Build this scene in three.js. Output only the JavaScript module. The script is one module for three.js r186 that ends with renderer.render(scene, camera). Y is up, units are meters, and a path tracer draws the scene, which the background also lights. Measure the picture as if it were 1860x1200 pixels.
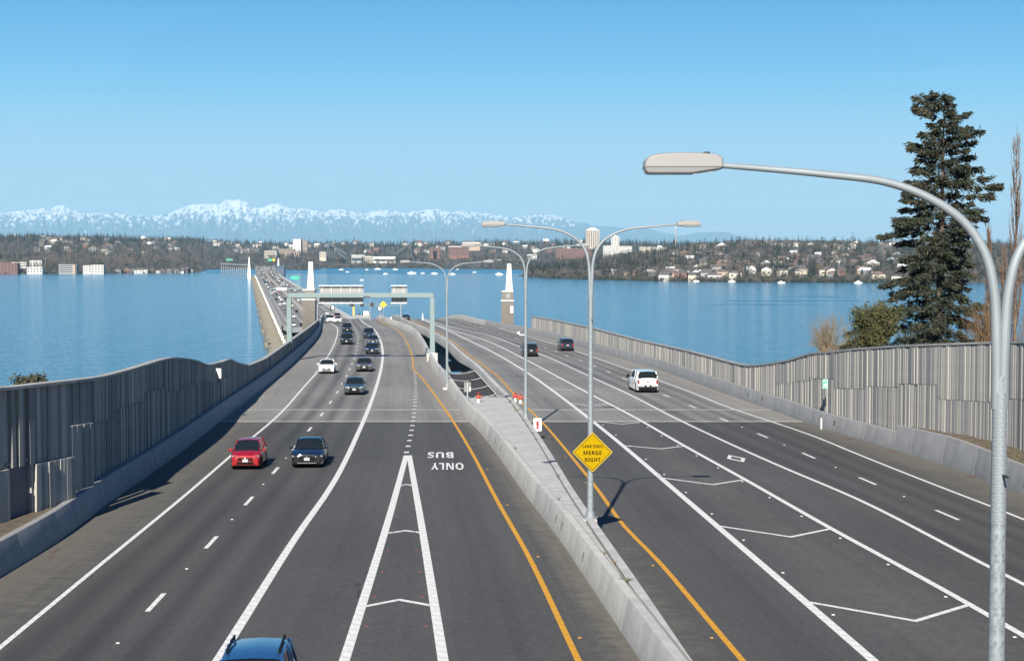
import * as THREE from 'three';
import { mergeGeometries, toCreasedNormals } from 'three/addons/utils/BufferGeometryUtils.js';
import { FontLoader } from 'three/addons/loaders/FontLoader.js';
import { RoundedBoxGeometry } from 'three/addons/geometries/RoundedBoxGeometry.js';

// ------------------------------------------------------------------ camera, sky, sun, exposure
const FPX = 3000, EYE = 38, PITCH = Math.atan(137 / FPX);        // focal length in pixels of the 1860 px photograph, eye height over the lake
const scene = new THREE.Scene();
const camera = new THREE.PerspectiveCamera(2 * Math.atan(600 / FPX) * 180 / Math.PI, 1860 / 1200, 0.5, 160000);
camera.position.set(0, EYE, 0);
camera.rotation.x = -PITCH;
const renderer = new THREE.WebGLRenderer({ antialias: true });
renderer.toneMapping = THREE.LinearToneMapping;
renderer.toneMappingExposure = 2.5;
renderer.shadowMap.enabled = true;
const EXPO = 2.5;

const s2l = (c) => (c <= 0.04045 ? c / 12.92 : ((c + 0.055) / 1.055) ** 2.4);
const SKY = [[0, 205, 210, 205], [1, 196, 210, 214], [2.2, 182, 212, 228], [4, 160, 212, 240], [6, 112, 194, 240], [8.8, 70, 165, 226], [14, 54, 140, 208], [25, 38, 106, 184], [45, 24, 72, 148], [90, 17, 50, 116]];
{
  const w = 64, h = 1024, data = new Float32Array(w * h * 4);
  for (let j = 0; j < h; j++) {
    const e = Math.max(0, (j + 0.5) / h * 180 - 90);
    let k = 0; while (k < SKY.length - 2 && e > SKY[k + 1][0]) k++;
    const a = SKY[k], b = SKY[k + 1], t = Math.min(1, (e - a[0]) / (b[0] - a[0]));
    const c = [1, 2, 3].map((i) => s2l((a[i] + (b[i] - a[i]) * t) / 255) / EXPO);
    for (let i = 0; i < w; i++) data.set([...c, 1], (j * w + i) * 4);
  }
  const sky = new THREE.DataTexture(data, w, h, THREE.RGBAFormat, THREE.FloatType);
  sky.mapping = THREE.EquirectangularReflectionMapping; sky.magFilter = THREE.LinearFilter; sky.needsUpdate = true;
  scene.background = sky; scene.environment = sky;
}
const TO_SUN = new THREE.Vector3(-0.121, 0.515, 0.855).normalize();
const sun = new THREE.DirectionalLight(new THREE.Color(1, 0.94, 0.83), 5);
sun.target.position.set(0, 25, -150); sun.position.copy(sun.target.position).addScaledVector(TO_SUN, 600);
sun.castShadow = true; sun.shadow.mapSize.set(4096, 4096);
Object.assign(sun.shadow.camera, { left: -160, right: 160, top: 160, bottom: -160, near: 1, far: 1500 });
scene.add(sun, sun.target);
scene.fog = new THREE.FogExp2(new THREE.Color(0.42, 0.75, 1.0), 2.4e-5);

// ------------------------------------------------------------------ helpers
let seed = 20240611;
const rnd = () => { seed = (seed + 0x6d2b79f5) | 0; let t = Math.imul(seed ^ (seed >>> 15), 1 | seed); t = (t + Math.imul(t ^ (t >>> 7), 61 | t)) ^ t; return ((t ^ (t >>> 14)) >>> 0) / 4294967296; };
const rr = (a, b) => a + (b - a) * rnd();
const pick = (a) => a[Math.floor(rnd() * a.length)];
const lerp = (a, b, t) => a + (b - a) * t, clamp = (x, a = 0, b = 1) => Math.min(b, Math.max(a, x));
const smooth = (a, b, x) => { const t = clamp((x - a) / (b - a)); return t * t * (3 - 2 * t); };
const V = (x, y, z) => new THREE.Vector3(x, y, z);
const taken = {};
const numbered = (n) => { const k = taken[n] = (taken[n] ?? -1) + 1; return k ? `${n}_${String(k).padStart(3, '0')}` : n; };
function shade(o) { o.traverse((m) => { if (m.isMesh) { m.castShadow = true; m.receiveShadow = true; } }); return o; }
function mesh(name, geo, mat, parent) { const m = new THREE.Mesh(geo, mat); m.name = name; m.castShadow = m.receiveShadow = true; if (parent) parent.add(m); return m; }
function tag(o, label, category, group, kind) { o.userData.label = label; o.userData.category = category; if (group) o.userData.group = group; if (kind) o.userData.kind = kind; return o; }
function thing(name, label, category, group) { const g = new THREE.Group(); g.name = numbered(name); scene.add(g); return tag(g, label, category, group); }
function single(name, geo, mat, label, category, group, kind) { const m = mesh(numbered(name), geo, mat, scene); return tag(m, label, category, group, kind); }
function structure(name, geo, mat, label) { const m = mesh(numbered(name), geo, mat, scene); m.userData.kind = 'structure'; if (label) m.userData.label = label; m.userData.category = name.replace(/_/g, ' ').split(' ').slice(-1)[0]; return m; }
function copy(o, label, group) { const c = o.clone(); c.name = numbered(o.name.replace(/_\d{3}$/, '')); c.userData = { ...o.userData }; if (label) c.userData.label = label; if (group) c.userData.group = group; scene.add(c); return c; }
// periodic noise for textures
function hash(i, j, s) { let h = Math.imul(i, 374761393) ^ Math.imul(j, 668265263) ^ Math.imul(s, 1442695041); h = Math.imul(h ^ (h >>> 13), 1274126177); return ((h ^ (h >>> 16)) >>> 0) / 4294967296; }
function vn(x, y, px, py, s) {
  const i = Math.floor(x), j = Math.floor(y), fx = x - i, fy = y - j, u = fx * fx * (3 - 2 * fx), v = fy * fy * (3 - 2 * fy);
  const m = (a, p) => ((a % p) + p) % p, i0 = m(i, px), i1 = m(i + 1, px), j0 = m(j, py), j1 = m(j + 1, py);
  return lerp(lerp(hash(i0, j0, s), hash(i1, j0, s), u), lerp(hash(i0, j1, s), hash(i1, j1, s), u), v);
}
function fb(u, v, px, py, s, o = 4) { let a = 0, w = 0.5, t = 0; for (let k = 0; k < o; k++) { a += w * vn(u * px, v * py, px, py, s + k); t += w; w *= 0.55; px *= 2; py *= 2; } return a / t; }
const n2 = (x, y, s = 7) => vn(x, y, 100003, 100003, s);
const fb2 = (x, y, s = 7, o = 4) => { let a = 0, w = 0.5, t = 0; for (let k = 0; k < o; k++) { a += w * n2(x, y, s + k); t += w; w *= 0.5; x *= 2.03; y *= 2.03; } return a / t; };
function tex(w, h, fn, srgb = false, rx = 1, ry = 1) {
  const d = new Uint8Array(w * h * 4);
  for (let j = 0; j < h; j++) for (let i = 0; i < w; i++) {
    const c = fn((i + 0.5) / w, (j + 0.5) / h), k = (j * w + i) * 4;
    if (typeof c === 'number') d[k] = d[k + 1] = d[k + 2] = clamp(c) * 255; else { d[k] = clamp(c[0]) * 255; d[k + 1] = clamp(c[1]) * 255; d[k + 2] = clamp(c[2]) * 255; }
    d[k + 3] = 255;
  }
  const t = new THREE.DataTexture(d, w, h, THREE.RGBAFormat); t.wrapS = t.wrapT = THREE.RepeatWrapping; t.magFilter = THREE.LinearFilter; t.minFilter = THREE.LinearMipmapLinearFilter; t.generateMipmaps = true;
  if (srgb) t.colorSpace = THREE.SRGBColorSpace; t.repeat.set(rx, ry); t.needsUpdate = true; return t;
}
const L = (r, g, b) => new THREE.Color().setRGB(r, g, b);
const std = (color, roughness = 0.8, o = {}) => new THREE.MeshStandardMaterial({ color, roughness, ...o });
const phys = (color, roughness, o = {}) => new THREE.MeshPhysicalMaterial({ color, roughness, ...o });

// box-projected uv in metres on a non-indexed geometry
function metreUV(g, s = 1) {
  g = g.index ? g.toNonIndexed() : g; const p = g.attributes.position, n = g.attributes.normal, uv = new Float32Array(p.count * 2);
  for (let i = 0; i < p.count; i++) {
    const ax = Math.abs(n.getX(i)), ay = Math.abs(n.getY(i)), az = Math.abs(n.getZ(i));
    const [u, v] = ay > ax && ay > az ? [p.getX(i), p.getZ(i)] : ax > az ? [p.getZ(i), p.getY(i)] : [p.getX(i), p.getY(i)];
    uv[2 * i] = u / s; uv[2 * i + 1] = v / s;
  }
  g.setAttribute('uv', new THREE.BufferAttribute(uv, 2)); return g;
}
const clean = (g) => { g = g.index ? g.toNonIndexed() : g; for (const k of Object.keys(g.attributes)) if (!['position', 'normal', 'uv', 'color'].includes(k)) g.deleteAttribute(k); return g; };
const merge = (list) => mergeGeometries(list.map(clean));
function box(sx, sy, sz, x = 0, y = 0, z = 0, ry = 0, rx = 0, rz = 0) { const g = new THREE.BoxGeometry(sx, sy, sz); if (rx || ry || rz) g.applyMatrix4(new THREE.Matrix4().makeRotationFromEuler(new THREE.Euler(rx, ry, rz, 'YXZ'))); g.translate(x, y, z); return g; }
function rbox(sx, sy, sz, r, x = 0, y = 0, z = 0) { const g = new RoundedBoxGeometry(sx, sy, sz, 2, r); g.translate(x, y, z); return g; }
function cyl(r0, r1, h, x = 0, y = 0, z = 0, n = 12) { const g = new THREE.CylinderGeometry(r1, r0, h, n); g.translate(x, y + h / 2, z); return g; }
// a bar of round section between two points
function bar(a, b, r0, r1 = r0, n = 5) { const d = b.clone().sub(a), h = d.length(), g = new THREE.CylinderGeometry(r1, r0, h, n, 1); g.translate(0, h / 2, 0); g.applyQuaternion(new THREE.Quaternion().setFromUnitVectors(V(0, 1, 0), d.normalize())); g.translate(a.x, a.y, a.z); return g; }
// tapered tube through points, radii per point
function tube(pts, r0, r1, n = 10, seg = 24) {
  const c = new THREE.CatmullRomCurve3(pts, false, 'centripetal'), g = new THREE.TubeGeometry(c, seg, 1, n), p = g.attributes.position, ring = n + 1;
  for (let i = 0; i <= seg; i++) { const t = i / seg, o = c.getPointAt(t), r = lerp(r0, r1, t); for (let k = 0; k < ring; k++) { const q = i * ring + k; p.setXYZ(q, o.x + (p.getX(q) - o.x) * r, o.y + (p.getY(q) - o.y) * r, o.z + (p.getZ(q) - o.z) * r); } }
  return g;
}
// loft: rows of points, all rows alike in length
function loft(rows, crease = 0.6, uvs) {
  const pos = [], uv = [], idx = [], m = rows[0].length; let v = 0;
  rows.forEach((r, i) => { if (i) v += r[0].distanceTo(rows[i - 1][0]); let u = 0; r.forEach((p, k) => { if (k) u += p.distanceTo(r[k - 1]); pos.push(p.x, p.y, p.z); uv.push(...(uvs ? uvs(i, k) : [u, v])); }); });
  for (let i = 0; i < rows.length - 1; i++) for (let k = 0; k < m - 1; k++) { const a = i * m + k, b = a + 1, c = a + m, d = c + 1; idx.push(a, b, d, a, d, c); }
  const g = new THREE.BufferGeometry(); g.setAttribute('position', new THREE.Float32BufferAttribute(pos, 3)); g.setAttribute('uv', new THREE.Float32BufferAttribute(uv, 2)); g.setIndex(idx); g.computeVertexNormals();
  return crease ? toCreasedNormals(g, crease) : g;
}
// pixel geometry: a pixel is a direction only; the distance comes from the surface it touches
const CP = Math.cos(PITCH), SP = Math.sin(PITCH);
const slopeOf = (py) => { const v = -(py - 600) / FPX; return (v * CP - SP) / (CP + v * SP); };
const yAt = (py, d) => EYE + slopeOf(py) * d;
const xAt = (px, py, d) => { const v = -(py - 600) / FPX; return (px - 930) / FPX * d / (CP + v * SP); };
const pxOf = (x, y, d) => { const yc = (y - EYE) * CP + d * SP, zc = d * CP - (y - EYE) * SP; return [930 + FPX * x / zc, 600 - FPX * yc / zc]; };
const waterD = (py) => -EYE / slopeOf(py);
const R0 = EYE - 10.63, GRADE = 0.01233, CREST = 392;
// road level: an even fall to the crest, then down to the floating deck
const profile = []; { let y = R0 - GRADE * CREST, d = CREST; const sl = (d) => d < 432 ? lerp(GRADE, 0.058, (d - 392) / 40) : d < 655 ? 0.058 : d < 735 ? lerp(0.058, 0, (d - 655) / 80) : d < 2480 ? 0 : d < 2600 ? lerp(0, -0.026, (d - 2480) / 120) : -0.026; for (; d < 3300; d += 2) { profile.push(y); y -= sl(d) * 2; } }
const roadY = (d) => { if (d <= CREST) return R0 - GRADE * d; const t = (d - CREST) / 2, i = Math.min(profile.length - 2, Math.floor(t)); return lerp(profile[i], profile[i + 1], t - i); };
const DECK_Y = roadY(1500);
const toRoad = (px, py, lift = 0) => { const m = slopeOf(py), d = -(10.63 - lift) / (m + GRADE); return { x: xAt(px, py, d), d }; };
// a line on the road: traced pixels (dropped on to the road plane) plus far [x, d] points; gives x(d)
function line(pixels, far = [], lift = 0) {
  const p = [...pixels.map(([a, b]) => toRoad(a, b, lift)).filter((q) => q.d < 388), ...far.map(([x, d]) => ({ x, d }))].sort((a, b) => a.d - b.d);
  const n = p.length, dx = [], m = [];
  for (let i = 0; i < n - 1; i++) dx.push((p[i + 1].x - p[i].x) / (p[i + 1].d - p[i].d));
  for (let i = 0; i < n; i++) m.push(i === 0 ? dx[0] : i === n - 1 ? dx[n - 2] : (dx[i - 1] * (p[i + 1].d - p[i].d) + dx[i] * (p[i].d - p[i - 1].d)) / (p[i + 1].d - p[i - 1].d));
  return (d) => {
    if (d <= p[0].d) return p[0].x + m[0] * (d - p[0].d);
    if (d >= p[n - 1].d) return p[n - 1].x + m[n - 1] * (d - p[n - 1].d);
    let i = 0; while (d > p[i + 1].d) i++;
    const h = p[i + 1].d - p[i].d, t = (d - p[i].d) / h, t2 = t * t, t3 = t2 * t;
    return (2 * t3 - 3 * t2 + 1) * p[i].x + (t3 - 2 * t2 + t) * h * m[i] + (3 * t2 - 2 * t3) * p[i + 1].x + (t3 - t2) * h * m[i + 1];
  };
}
const steps = (a, b, s) => { const n = Math.max(1, Math.round((b - a) / s)); return Array.from({ length: n + 1 }, (_, i) => a + (b - a) * i / n); };
const normalAt = (f, d) => { const t = (f(d + 0.5) - f(d - 0.5)), l = Math.hypot(t, 1); return { nx: 1 / l, nd: -t / l, tx: t / l, td: 1 / l, yaw: Math.atan2(-t, 1) * 1 }; };
// sweep a profile of [offset to the right, height] along a line on the road
function sweep(f, ds, prof, lift = 0, crease = 0.5, yFn = roadY) {
  return loft(ds.map((d) => { const { nx, nd } = normalAt(f, d), x = f(d); return (typeof prof === 'function' ? prof(d) : prof).map(([o, h]) => V(x + nx * o, yFn(d) + h + lift, -(d + nd * o))); }), crease);
}
// floating bridge axis
const axisX = (d) => -83.5 - 0.161 * (d - 721);

// traced lines of the carriageways
const FAR = (o) => [[lerp(-27.5 + o * 1.05, axisX(560) + o, 0.72), 560], [axisX(735) + o, 735], [axisX(1100) + o, 1100], [axisX(3200) + o, 3200]];
const A = {
  foot: line([[0, 1048], [90, 993], [211, 903], [280, 856], [427, 745], [467, 715], [547, 645], [581, 604], [584, 590]], FAR(-16)),
  edge: line([[0, 1175], [154, 1048], [336, 899], [415, 831], [456, 796], [491, 767], [554, 700], [577, 674], [592, 652], [601.5, 636], [611, 613], [613, 602.6], [611, 594], [602, 588]], FAR(-13)),
  dash: line([[283, 1093], [384, 984], [453, 908], [501, 853], [565, 776], [585.5, 751], [601, 729], [613, 711], [623, 693], [631, 679], [637, 665], [642, 654], [647, 635.5], [650, 619.7], [650, 610], [647, 600.8], [641, 592]], FAR(-9.6)),
  thick: line([[396, 1198], [547, 961], [591, 899], [653, 780], [684, 700], [692.6, 666.5], [695, 645], [692.6, 624], [686.7, 609.7], [676, 595.5], [664, 588.4]], FAR(-6.2)),
  yellow: line([[1050, 1198], [960, 1010], [908, 918], [856, 820], [821, 762], [790, 718], [762, 682], [753, 673], [750, 657], [746.4, 640], [740, 624], [729, 607], [715, 595.5], [700, 588.4]], FAR(-2.4)),
  med: line([[1164, 1200], [1081.6, 1077], [1026, 993.5], [955, 900], [900, 821.7], [866.7, 780], [848, 761.7], [833, 741.7], [806.7, 700], [788, 676], [773, 648], [763, 627], [748, 606.5], [724, 594], [706, 587.5]], FAR(-0.9)),
};
const B = {
  foot: line([[1258, 1200], [1165, 1064], [1080, 944], [1043, 890], [1010, 837], [975, 783], [927.5, 721], [904, 698], [871, 665], [843, 643], [812, 616.6], [788, 603], [752, 587]], FAR(0.9), 0.95),
  yellow: line([[1349.5, 1200], [1273.7, 1110], [1198, 1021], [1132, 953], [1094, 900], [1033, 822.7], [987, 769], [943, 726], [900, 680], [880, 665], [852.5, 645], [828.7, 625], [803, 608], [778, 596]], FAR(2.4)),
  gore1: line([[1585, 1198], [1460, 1090], [1302.5, 955], [1200, 867.5], [1132.5, 810], [1080, 767.5], [1001.6, 707.5], [953, 673.5], [898, 641], [843, 614], [816, 601]], FAR(5)),
  gore2: line([[1860, 1154], [1761, 1097], [1511, 960], [1352.5, 870], [1242.5, 809], [1157.5, 760], [1073, 716], [1022, 688.7], [953, 652], [880, 617.5], [822, 600]], FAR(5.4)),
  solid: line([[1860, 1060.7], [1805, 1033], [1559, 906.7], [1420, 847.5], [1240, 765.5], [1144.6, 717], [1073, 684], [981, 642.6], [946, 630], [880, 606.5], [825, 594.6]], FAR(8.7)),
  dash: line([[1721, 935], [1580, 875], [1472, 828.5], [1388, 792], [1339, 772], [1233, 728], [1118, 680.6], [1087, 667.4], [1058.6, 656], [1031.7, 646.7], [1009, 638], [986.6, 630], [930, 612]], FAR(12)),
  edge: line([[1860, 943], [1805, 921], [1750, 900], [1552, 822], [1494, 798], [1320, 738], [1250, 710], [1199, 691.5], [1150, 673.6], [1082.5, 650], [1050.5, 638.8], [945, 607]], FAR(14.6)),
  right: line([[1860, 899], [1814, 882], [1761, 861], [1642, 822], [1570, 800], [1491, 777], [1424.5, 752.4], [1320, 716], [1250, 690.5], [1182, 666], [1126, 651], [1088, 640], [1054, 630], [956.5, 605], [900, 594.6]], FAR(16)),
};
const NEAR = 22, JOINT = 119.5;

// ------------------------------------------------------------------ materials
const concreteMap = tex(512, 512, (u, v) => { const a = fb(u, v, 6, 6, 3, 5), b = fb(u, v, 60, 60, 9, 2), s = fb(u, v, 40, 3, 21, 3); return 0.8 + 0.16 * (a - 0.5) * 2 + 0.07 * (b - 0.5) * 2 + 0.08 * (s - 0.5); });
const concreteBump = tex(512, 512, (u, v) => 0.5 * fb(u, v, 90, 90, 31, 2) + 0.5 * fb(u, v, 10, 10, 33, 3));
const cmap = (rep) => { const t = concreteMap.clone(); t.repeat.set(1 / rep, 1 / rep); t.needsUpdate = true; return t; };
const M = {};
{
  const cm = cmap(5), cb = concreteBump.clone(); cb.repeat.set(0.3, 0.3); cb.needsUpdate = true;
  M.pale = std(L(0.43, 0.42, 0.39), 0.85, { map: cm, bumpMap: cb, bumpScale: 0.004 });
  M.slab = std(L(0.38, 0.375, 0.36), 0.85, { map: cm, bumpMap: cb, bumpScale: 0.003 });
  M.grey = std(L(0.25, 0.25, 0.25), 0.8, { map: cm, bumpMap: cb, bumpScale: 0.003 });
  M.cap = std(L(0.32, 0.31, 0.29), 0.85, { map: cm });
  M.wall = std(L(0.2, 0.198, 0.197), 0.9, { map: cm });
  M.ribs = [L(0.34, 0.325, 0.295), L(0.27, 0.262, 0.25), L(0.205, 0.207, 0.21), L(0.4, 0.38, 0.345), L(0.235, 0.233, 0.23)].map((c) => std(c, 0.9, { map: cmap(1.3) }));
  M.ribFar = std(0xffffff, 0.9, { vertexColors: true, map: cmap(1.3) });
  M.white = std(L(0.6, 0.6, 0.585), 0.6);
  M.black = std(L(0.02, 0.02, 0.022), 0.7); M.rubber = phys(L(0.012, 0.012, 0.012), 0.9, { specularIntensity: 0.3 });
  M.joint = std(L(0.06, 0.058, 0.055), 0.95);
  M.red = std(L(0.32, 0.015, 0.018), 0.5); M.orange = std(L(0.27, 0.04, 0.014), 0.5); M.stud = std(L(0.16, 0.03, 0.03), 0.6);
  M.paleSteel = std(L(0.125, 0.17, 0.175), 0.5, { metalness: 0.1 });
  M.steel = std(L(0.36, 0.38, 0.4), 0.4, { metalness: 0.6 });
  M.alu = std(L(0.34, 0.345, 0.345), 0.45, { metalness: 0.35 });
  M.girder = std(L(0.12, 0.115, 0.11), 0.8);
  M.bark = std(L(0.085, 0.06, 0.045), 0.95);
  M.soil = std(L(0.12, 0.09, 0.065), 0.98, { map: tex(256, 256, (u, v) => { const a = fb(u, v, 8, 8, 5, 4), b = fb(u, v, 50, 50, 6, 2); return [0.6 + 0.7 * (a - 0.5) + 0.5 * (b - 0.5), 0.6 + 0.55 * (a - 0.5) + 0.5 * (b - 0.5), 0.55 + 0.5 * (a - 0.5) + 0.5 * (b - 0.5)]; }, false, 0.4, 0.4) });
  const galv = tex(256, 256, (u, v) => { const c = fb(u, v, 9, 9, 71, 2), f = fb(u, v, 24, 24, 74, 1); return 0.66 + 0.45 * (c - 0.5) + 0.16 * (f - 0.5); }, false, 1.2, 14);
  M.galv = std(L(0.3, 0.34, 0.37), 0.42, { metalness: 0.7, map: galv, roughnessMap: tex(128, 128, (u, v) => [0, 0.6 + 0.4 * fb(u, v, 12, 12, 61, 2), 0.5], false, 1.2, 14) });
  M.galv.roughness = 0.85; M.galv.metalness = 0.4;
  M.lampBody = std(L(0.19, 0.186, 0.184), 0.5, { metalness: 0.1 }); M.lampGlass = phys(L(0.16, 0.163, 0.165), 0.25, { clearcoat: 0.5 });
}
// road surfaces: u = lane coordinate across (0..1), v in units of 64 m along; stains follow the lanes
function roadTex(kind, lanes, shoulders) {
  return tex(kind === 'far' ? 256 : 1024, kind === 'far' ? 256 : 1024, (u, v) => {
    const g = fb(u, v, 180, 400, 41, 2) - 0.5, h = fb(u, v, 400, 900, 44, 1) - 0.5, big = fb(u, v, 5, 6, 47, 4) - 0.5, streak = fb(u, v, 90, 3, 51, 3) - 0.5, cross = fb(u, v, 6, 90, 57, 3) - 0.5;
    let base = kind === 'asphalt' ? [0.0385, 0.0372, 0.0348] : [0.148, 0.1425, 0.132];
    let k = 1 + 0.5 * g + 0.5 * h + 0.5 * big + (kind === 'asphalt' ? 0.4 : 0.4) * streak + (kind === 'asphalt' ? 0.03 : 0.16) * cross;
    let tan = 0;
    for (const [c, w, a] of lanes) { const q = (u - c) / w; k *= 1 - a * Math.exp(-q * q) * (0.75 + 0.5 * fb(u, v, 40, 7, 63, 3)); }
    for (const [u0, u1, a, b = -0.35] of shoulders) if (u > Math.min(u0, u1) && u < Math.max(u0, u1)) { const t = (u - u0) / (u1 - u0); tan += a * clamp(1.25 * t + b + 1.3 * (fb(u, v, 26, 240, 81, 4) - 0.5) + 0.8 * (fb(u, v, 60, 9, 84, 3) - 0.5)); }
    const dirt = kind === 'asphalt' ? [0.092, 0.083, 0.066] : [0.18, 0.166, 0.138];
    return base.map((b, i) => Math.pow(clamp(lerp(b * k, dirt[i] * (1 + 0.3 * g), clamp(tan))), 1 / 2.2));
  }, true);
}
const aLanes = [[0.20, 0.026, 0.5], [0.285, 0.028, 0.54], [0.375, 0.026, 0.5], [0.46, 0.028, 0.44], [0.58, 0.05, 0.12], [0.7, 0.03, 0.06], [0.8, 0.05, 0.2]];
const bLanes = [[0.15, 0.03, 0.14], [0.22, 0.05, 0.24], [0.555, 0.022, 0.16], [0.62, 0.02, 0.12], [0.69, 0.024, 0.46], [0.76, 0.022, 0.4], [0.82, 0.022, 0.46], [0.88, 0.02, 0.42]];
const RB = concreteBump.clone(); RB.repeat.set(14, 46); RB.needsUpdate = true;
const road = (kind, lanes, sh, extra = {}) => std(0xffffff, kind === 'asphalt' ? 0.88 : 0.84, { map: roadTex(kind, lanes, sh), bumpMap: RB, bumpScale: 0.006, ...extra });
const aAsphalt = road('asphalt', aLanes, [[0.9, 1, 0.95, -0.2], [0.148, 0, 0.7, 0.15]]), aConcrete = road('concrete', aLanes, [[0.88, 1, 0.9], [0.1, 0, 0.2]]);
const bAsphalt = road('asphalt', bLanes, [[0.06, 0, 0.6, -0.1], [0.925, 1, 0.7, 0.1], [0.33, 0.44, 0.22], [0.55, 0.44, 0.22]]), bConcrete = road('concrete', bLanes, [[0.06, 0, 0.5], [0.93, 1, 0.5]]);
function pavement(name, cols, us, ds, mat, label) {
  return structure(name, loft(ds.map((d) => cols.map((f) => V(f(d), roadY(d), -d))), 0, (i, k) => [us[k], ds[i] / 64]), mat, label);
}
const aCols = [A.foot, A.edge, A.dash, A.thick, A.yellow, A.med], aU = [0, 0.15, 0.33, 0.51, 0.87, 1];
const bCols = [(d) => B.foot(d) - 0.3, B.yellow, B.gore1, B.gore2, B.solid, B.dash, B.edge, B.right], bU = [0, 0.07, 0.33, 0.55, 0.66, 0.79, 0.92, 1];
const roadA = pavement('oncoming_carriageway', aCols, aU, steps(NEAR, JOINT, 3), aAsphalt, 'dark asphalt of the carriageway that the cars come along');
const roadB = pavement('outgoing_carriageway', bCols, bU, steps(NEAR, JOINT, 3), bAsphalt, 'dark asphalt of the carriageway that leads away to the lake');
const deckA = pavement('oncoming_bridge_deck', aCols, aU, [...steps(JOINT, 420, 3), ...steps(422, 760, 6)], aConcrete, 'pale concrete deck of the oncoming carriageway');
const deckB = pavement('outgoing_bridge_deck', bCols, bU, [...steps(JOINT, 420, 3), ...steps(422, 760, 6)], bConcrete, 'pale concrete deck of the outgoing carriageway');
deckA.userData.category = deckB.userData.category = 'bridge deck';
// concrete joints across the decks: narrow pale and dark sealed strips
for (const [root, f0, f1] of [[deckA, A.foot, A.med], [deckB, (d) => B.foot(d), B.right]])
  for (const [d, w, m] of [[119.6, 0.5, M.pale], [130.2, 0.55, M.pale], [131.2, 0.22, M.joint], [176, 0.12, M.joint], [222, 0.12, M.joint], [268, 0.12, M.joint], [318, 0.14, M.joint]])
    mesh('expansion_joint', loft([[d, 0], [d + w, 0]].map(([q]) => steps(0, 1, 0.1).map((t) => V(lerp(f0(q), f1(q), t), roadY(q) + 0.004, -q))), 0), m, root);

// ------------------------------------------------------------------ painted markings (parts of the carriageway they lie on)
const PAINT = {};
{
  const worn = tex(256, 256, (u, v) => 0.9 + 0.5 * Math.min(0, fb(u, v, 8, 8, 91, 4) - 0.48) * 2 + 0.3 * (fb(u, v, 60, 60, 93, 2) - 0.5) - (fb(u, v, 26, 26, 97, 3) > 0.68 ? 0.35 : 0), false, 0.7, 0.7);
  PAINT.white = std(L(0.6, 0.59, 0.57), 0.7, { map: worn }); PAINT.yellow = std(L(0.52, 0.25, 0.005), 0.7, { map: worn });
}
const onRoad = (d) => (d < JOINT ? [roadA, roadB] : [deckA, deckB]);
function stripe(name, f, d0, d1, w, mat, side, step = 3) {
  for (const [a, b] of [[d0, Math.min(d1, JOINT)], [Math.max(d0, JOINT), d1]]) if (b > a + 0.01)
    mesh(name, sweep(f, steps(a, b, step), [[-w / 2, 0], [w / 2, 0]], a < JOINT ? 0.006 : 0.007, 0), mat, onRoad(a)[side]);
}
stripe('edge_line', A.edge, NEAR, 730, 0.18, PAINT.white, 0); stripe('wide_line', A.thick, NEAR, 730, 0.3, PAINT.white, 0); stripe('yellow_line', A.yellow, NEAR, 730, 0.19, PAINT.yellow, 0);
stripe('yellow_line', B.yellow, NEAR, 730, 0.19, PAINT.yellow, 1); stripe('wide_line', B.gore1, NEAR, 400, 0.3, PAINT.white, 1); stripe('wide_line', B.gore2, NEAR, 400, 0.26, PAINT.white, 1);
stripe('solid_line', B.solid, NEAR, 730, 0.22, PAINT.white, 1); stripe('edge_line', B.edge, NEAR, 730, 0.18, PAINT.white, 1);
for (let d = 89.6 - 12.1 * 5; d < 400; d += 12.1) if (d > NEAR) stripe('lane_dash', A.dash, d - 1.5, d + 1.5, 0.17, PAINT.white, 0, 1.5);
for (let d = 85 - 12.1 * 5; d < 400; d += 12.1) if (d > NEAR) stripe('lane_dash', B.dash, d - 1.5, d + 1.5, 0.17, PAINT.white, 1, 1.5);
// dotted lane split, then the open gore with its chevrons
const dots = line([[738, 822.5], [743.7, 799.7], [747.7, 780], [750.5, 762], [753, 740], [755, 718], [755, 700], [753, 676.5]]);
{
  const d0 = toRoad(738, 822.5).d, d1 = toRoad(753, 677).d;
  for (let k = 0; k < 24; k++) { const d = lerp(d0, d1, k / 23); stripe('lane_dot', dots, d, d + 0.75, 0.3, PAINT.white, 0, 0.75); }
  const gl = line([[625, 1200], [697, 972], [738, 826]]), gr = line([[805, 1200], [767, 962], [743, 826]]), top = toRoad(740, 827).d;
  stripe('gore_line', gl, NEAR, top, 0.3, PAINT.white, 0); stripe('gore_line', gr, NEAR, top, 0.3, PAINT.white, 0);
}
function chevron(pts, w, root) {
  const p = pts.map(([a, b]) => toRoad(a, b)), hd = w / 2;
  mesh('chevron', loft(p.map(({ x, d }) => [V(x, roadY(d - hd * 2) + 0.0055, -(d - hd * 2)), V(x, roadY(d + hd * 2) + 0.0055, -(d + hd * 2))]), 0), PAINT.white, root);
}
for (const c of [[[727, 882], [738, 879.5], [749, 881.5]], [[704, 968], [737, 963.5], [766.5, 967.6]], [[663, 1101], [725, 1089], [786, 1100]]]) chevron(c, 0.16, roadA);
for (const c of [[[1462, 1092], [1664, 1127.5], [1758, 1099]], [[1305, 955], [1437, 975], [1510, 960]], [[1205, 868], [1295, 880], [1352, 871]], [[1134, 809], [1200, 815], [1243, 810]]]) chevron(c, 0.16, roadB);
for (const c of [[[1081, 765], [1129, 770], [1163, 767]], [[1036, 732], [1075, 737], [1104, 733]], [[1000, 705], [1030, 709], [1056, 706]], [[972, 687], [995, 687.5], [1019, 686]], [[950, 670], [968, 671], [984, 670]], [[928, 655], [945, 656], [955, 655]]]) chevron(c, 0.16, deckB);
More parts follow.
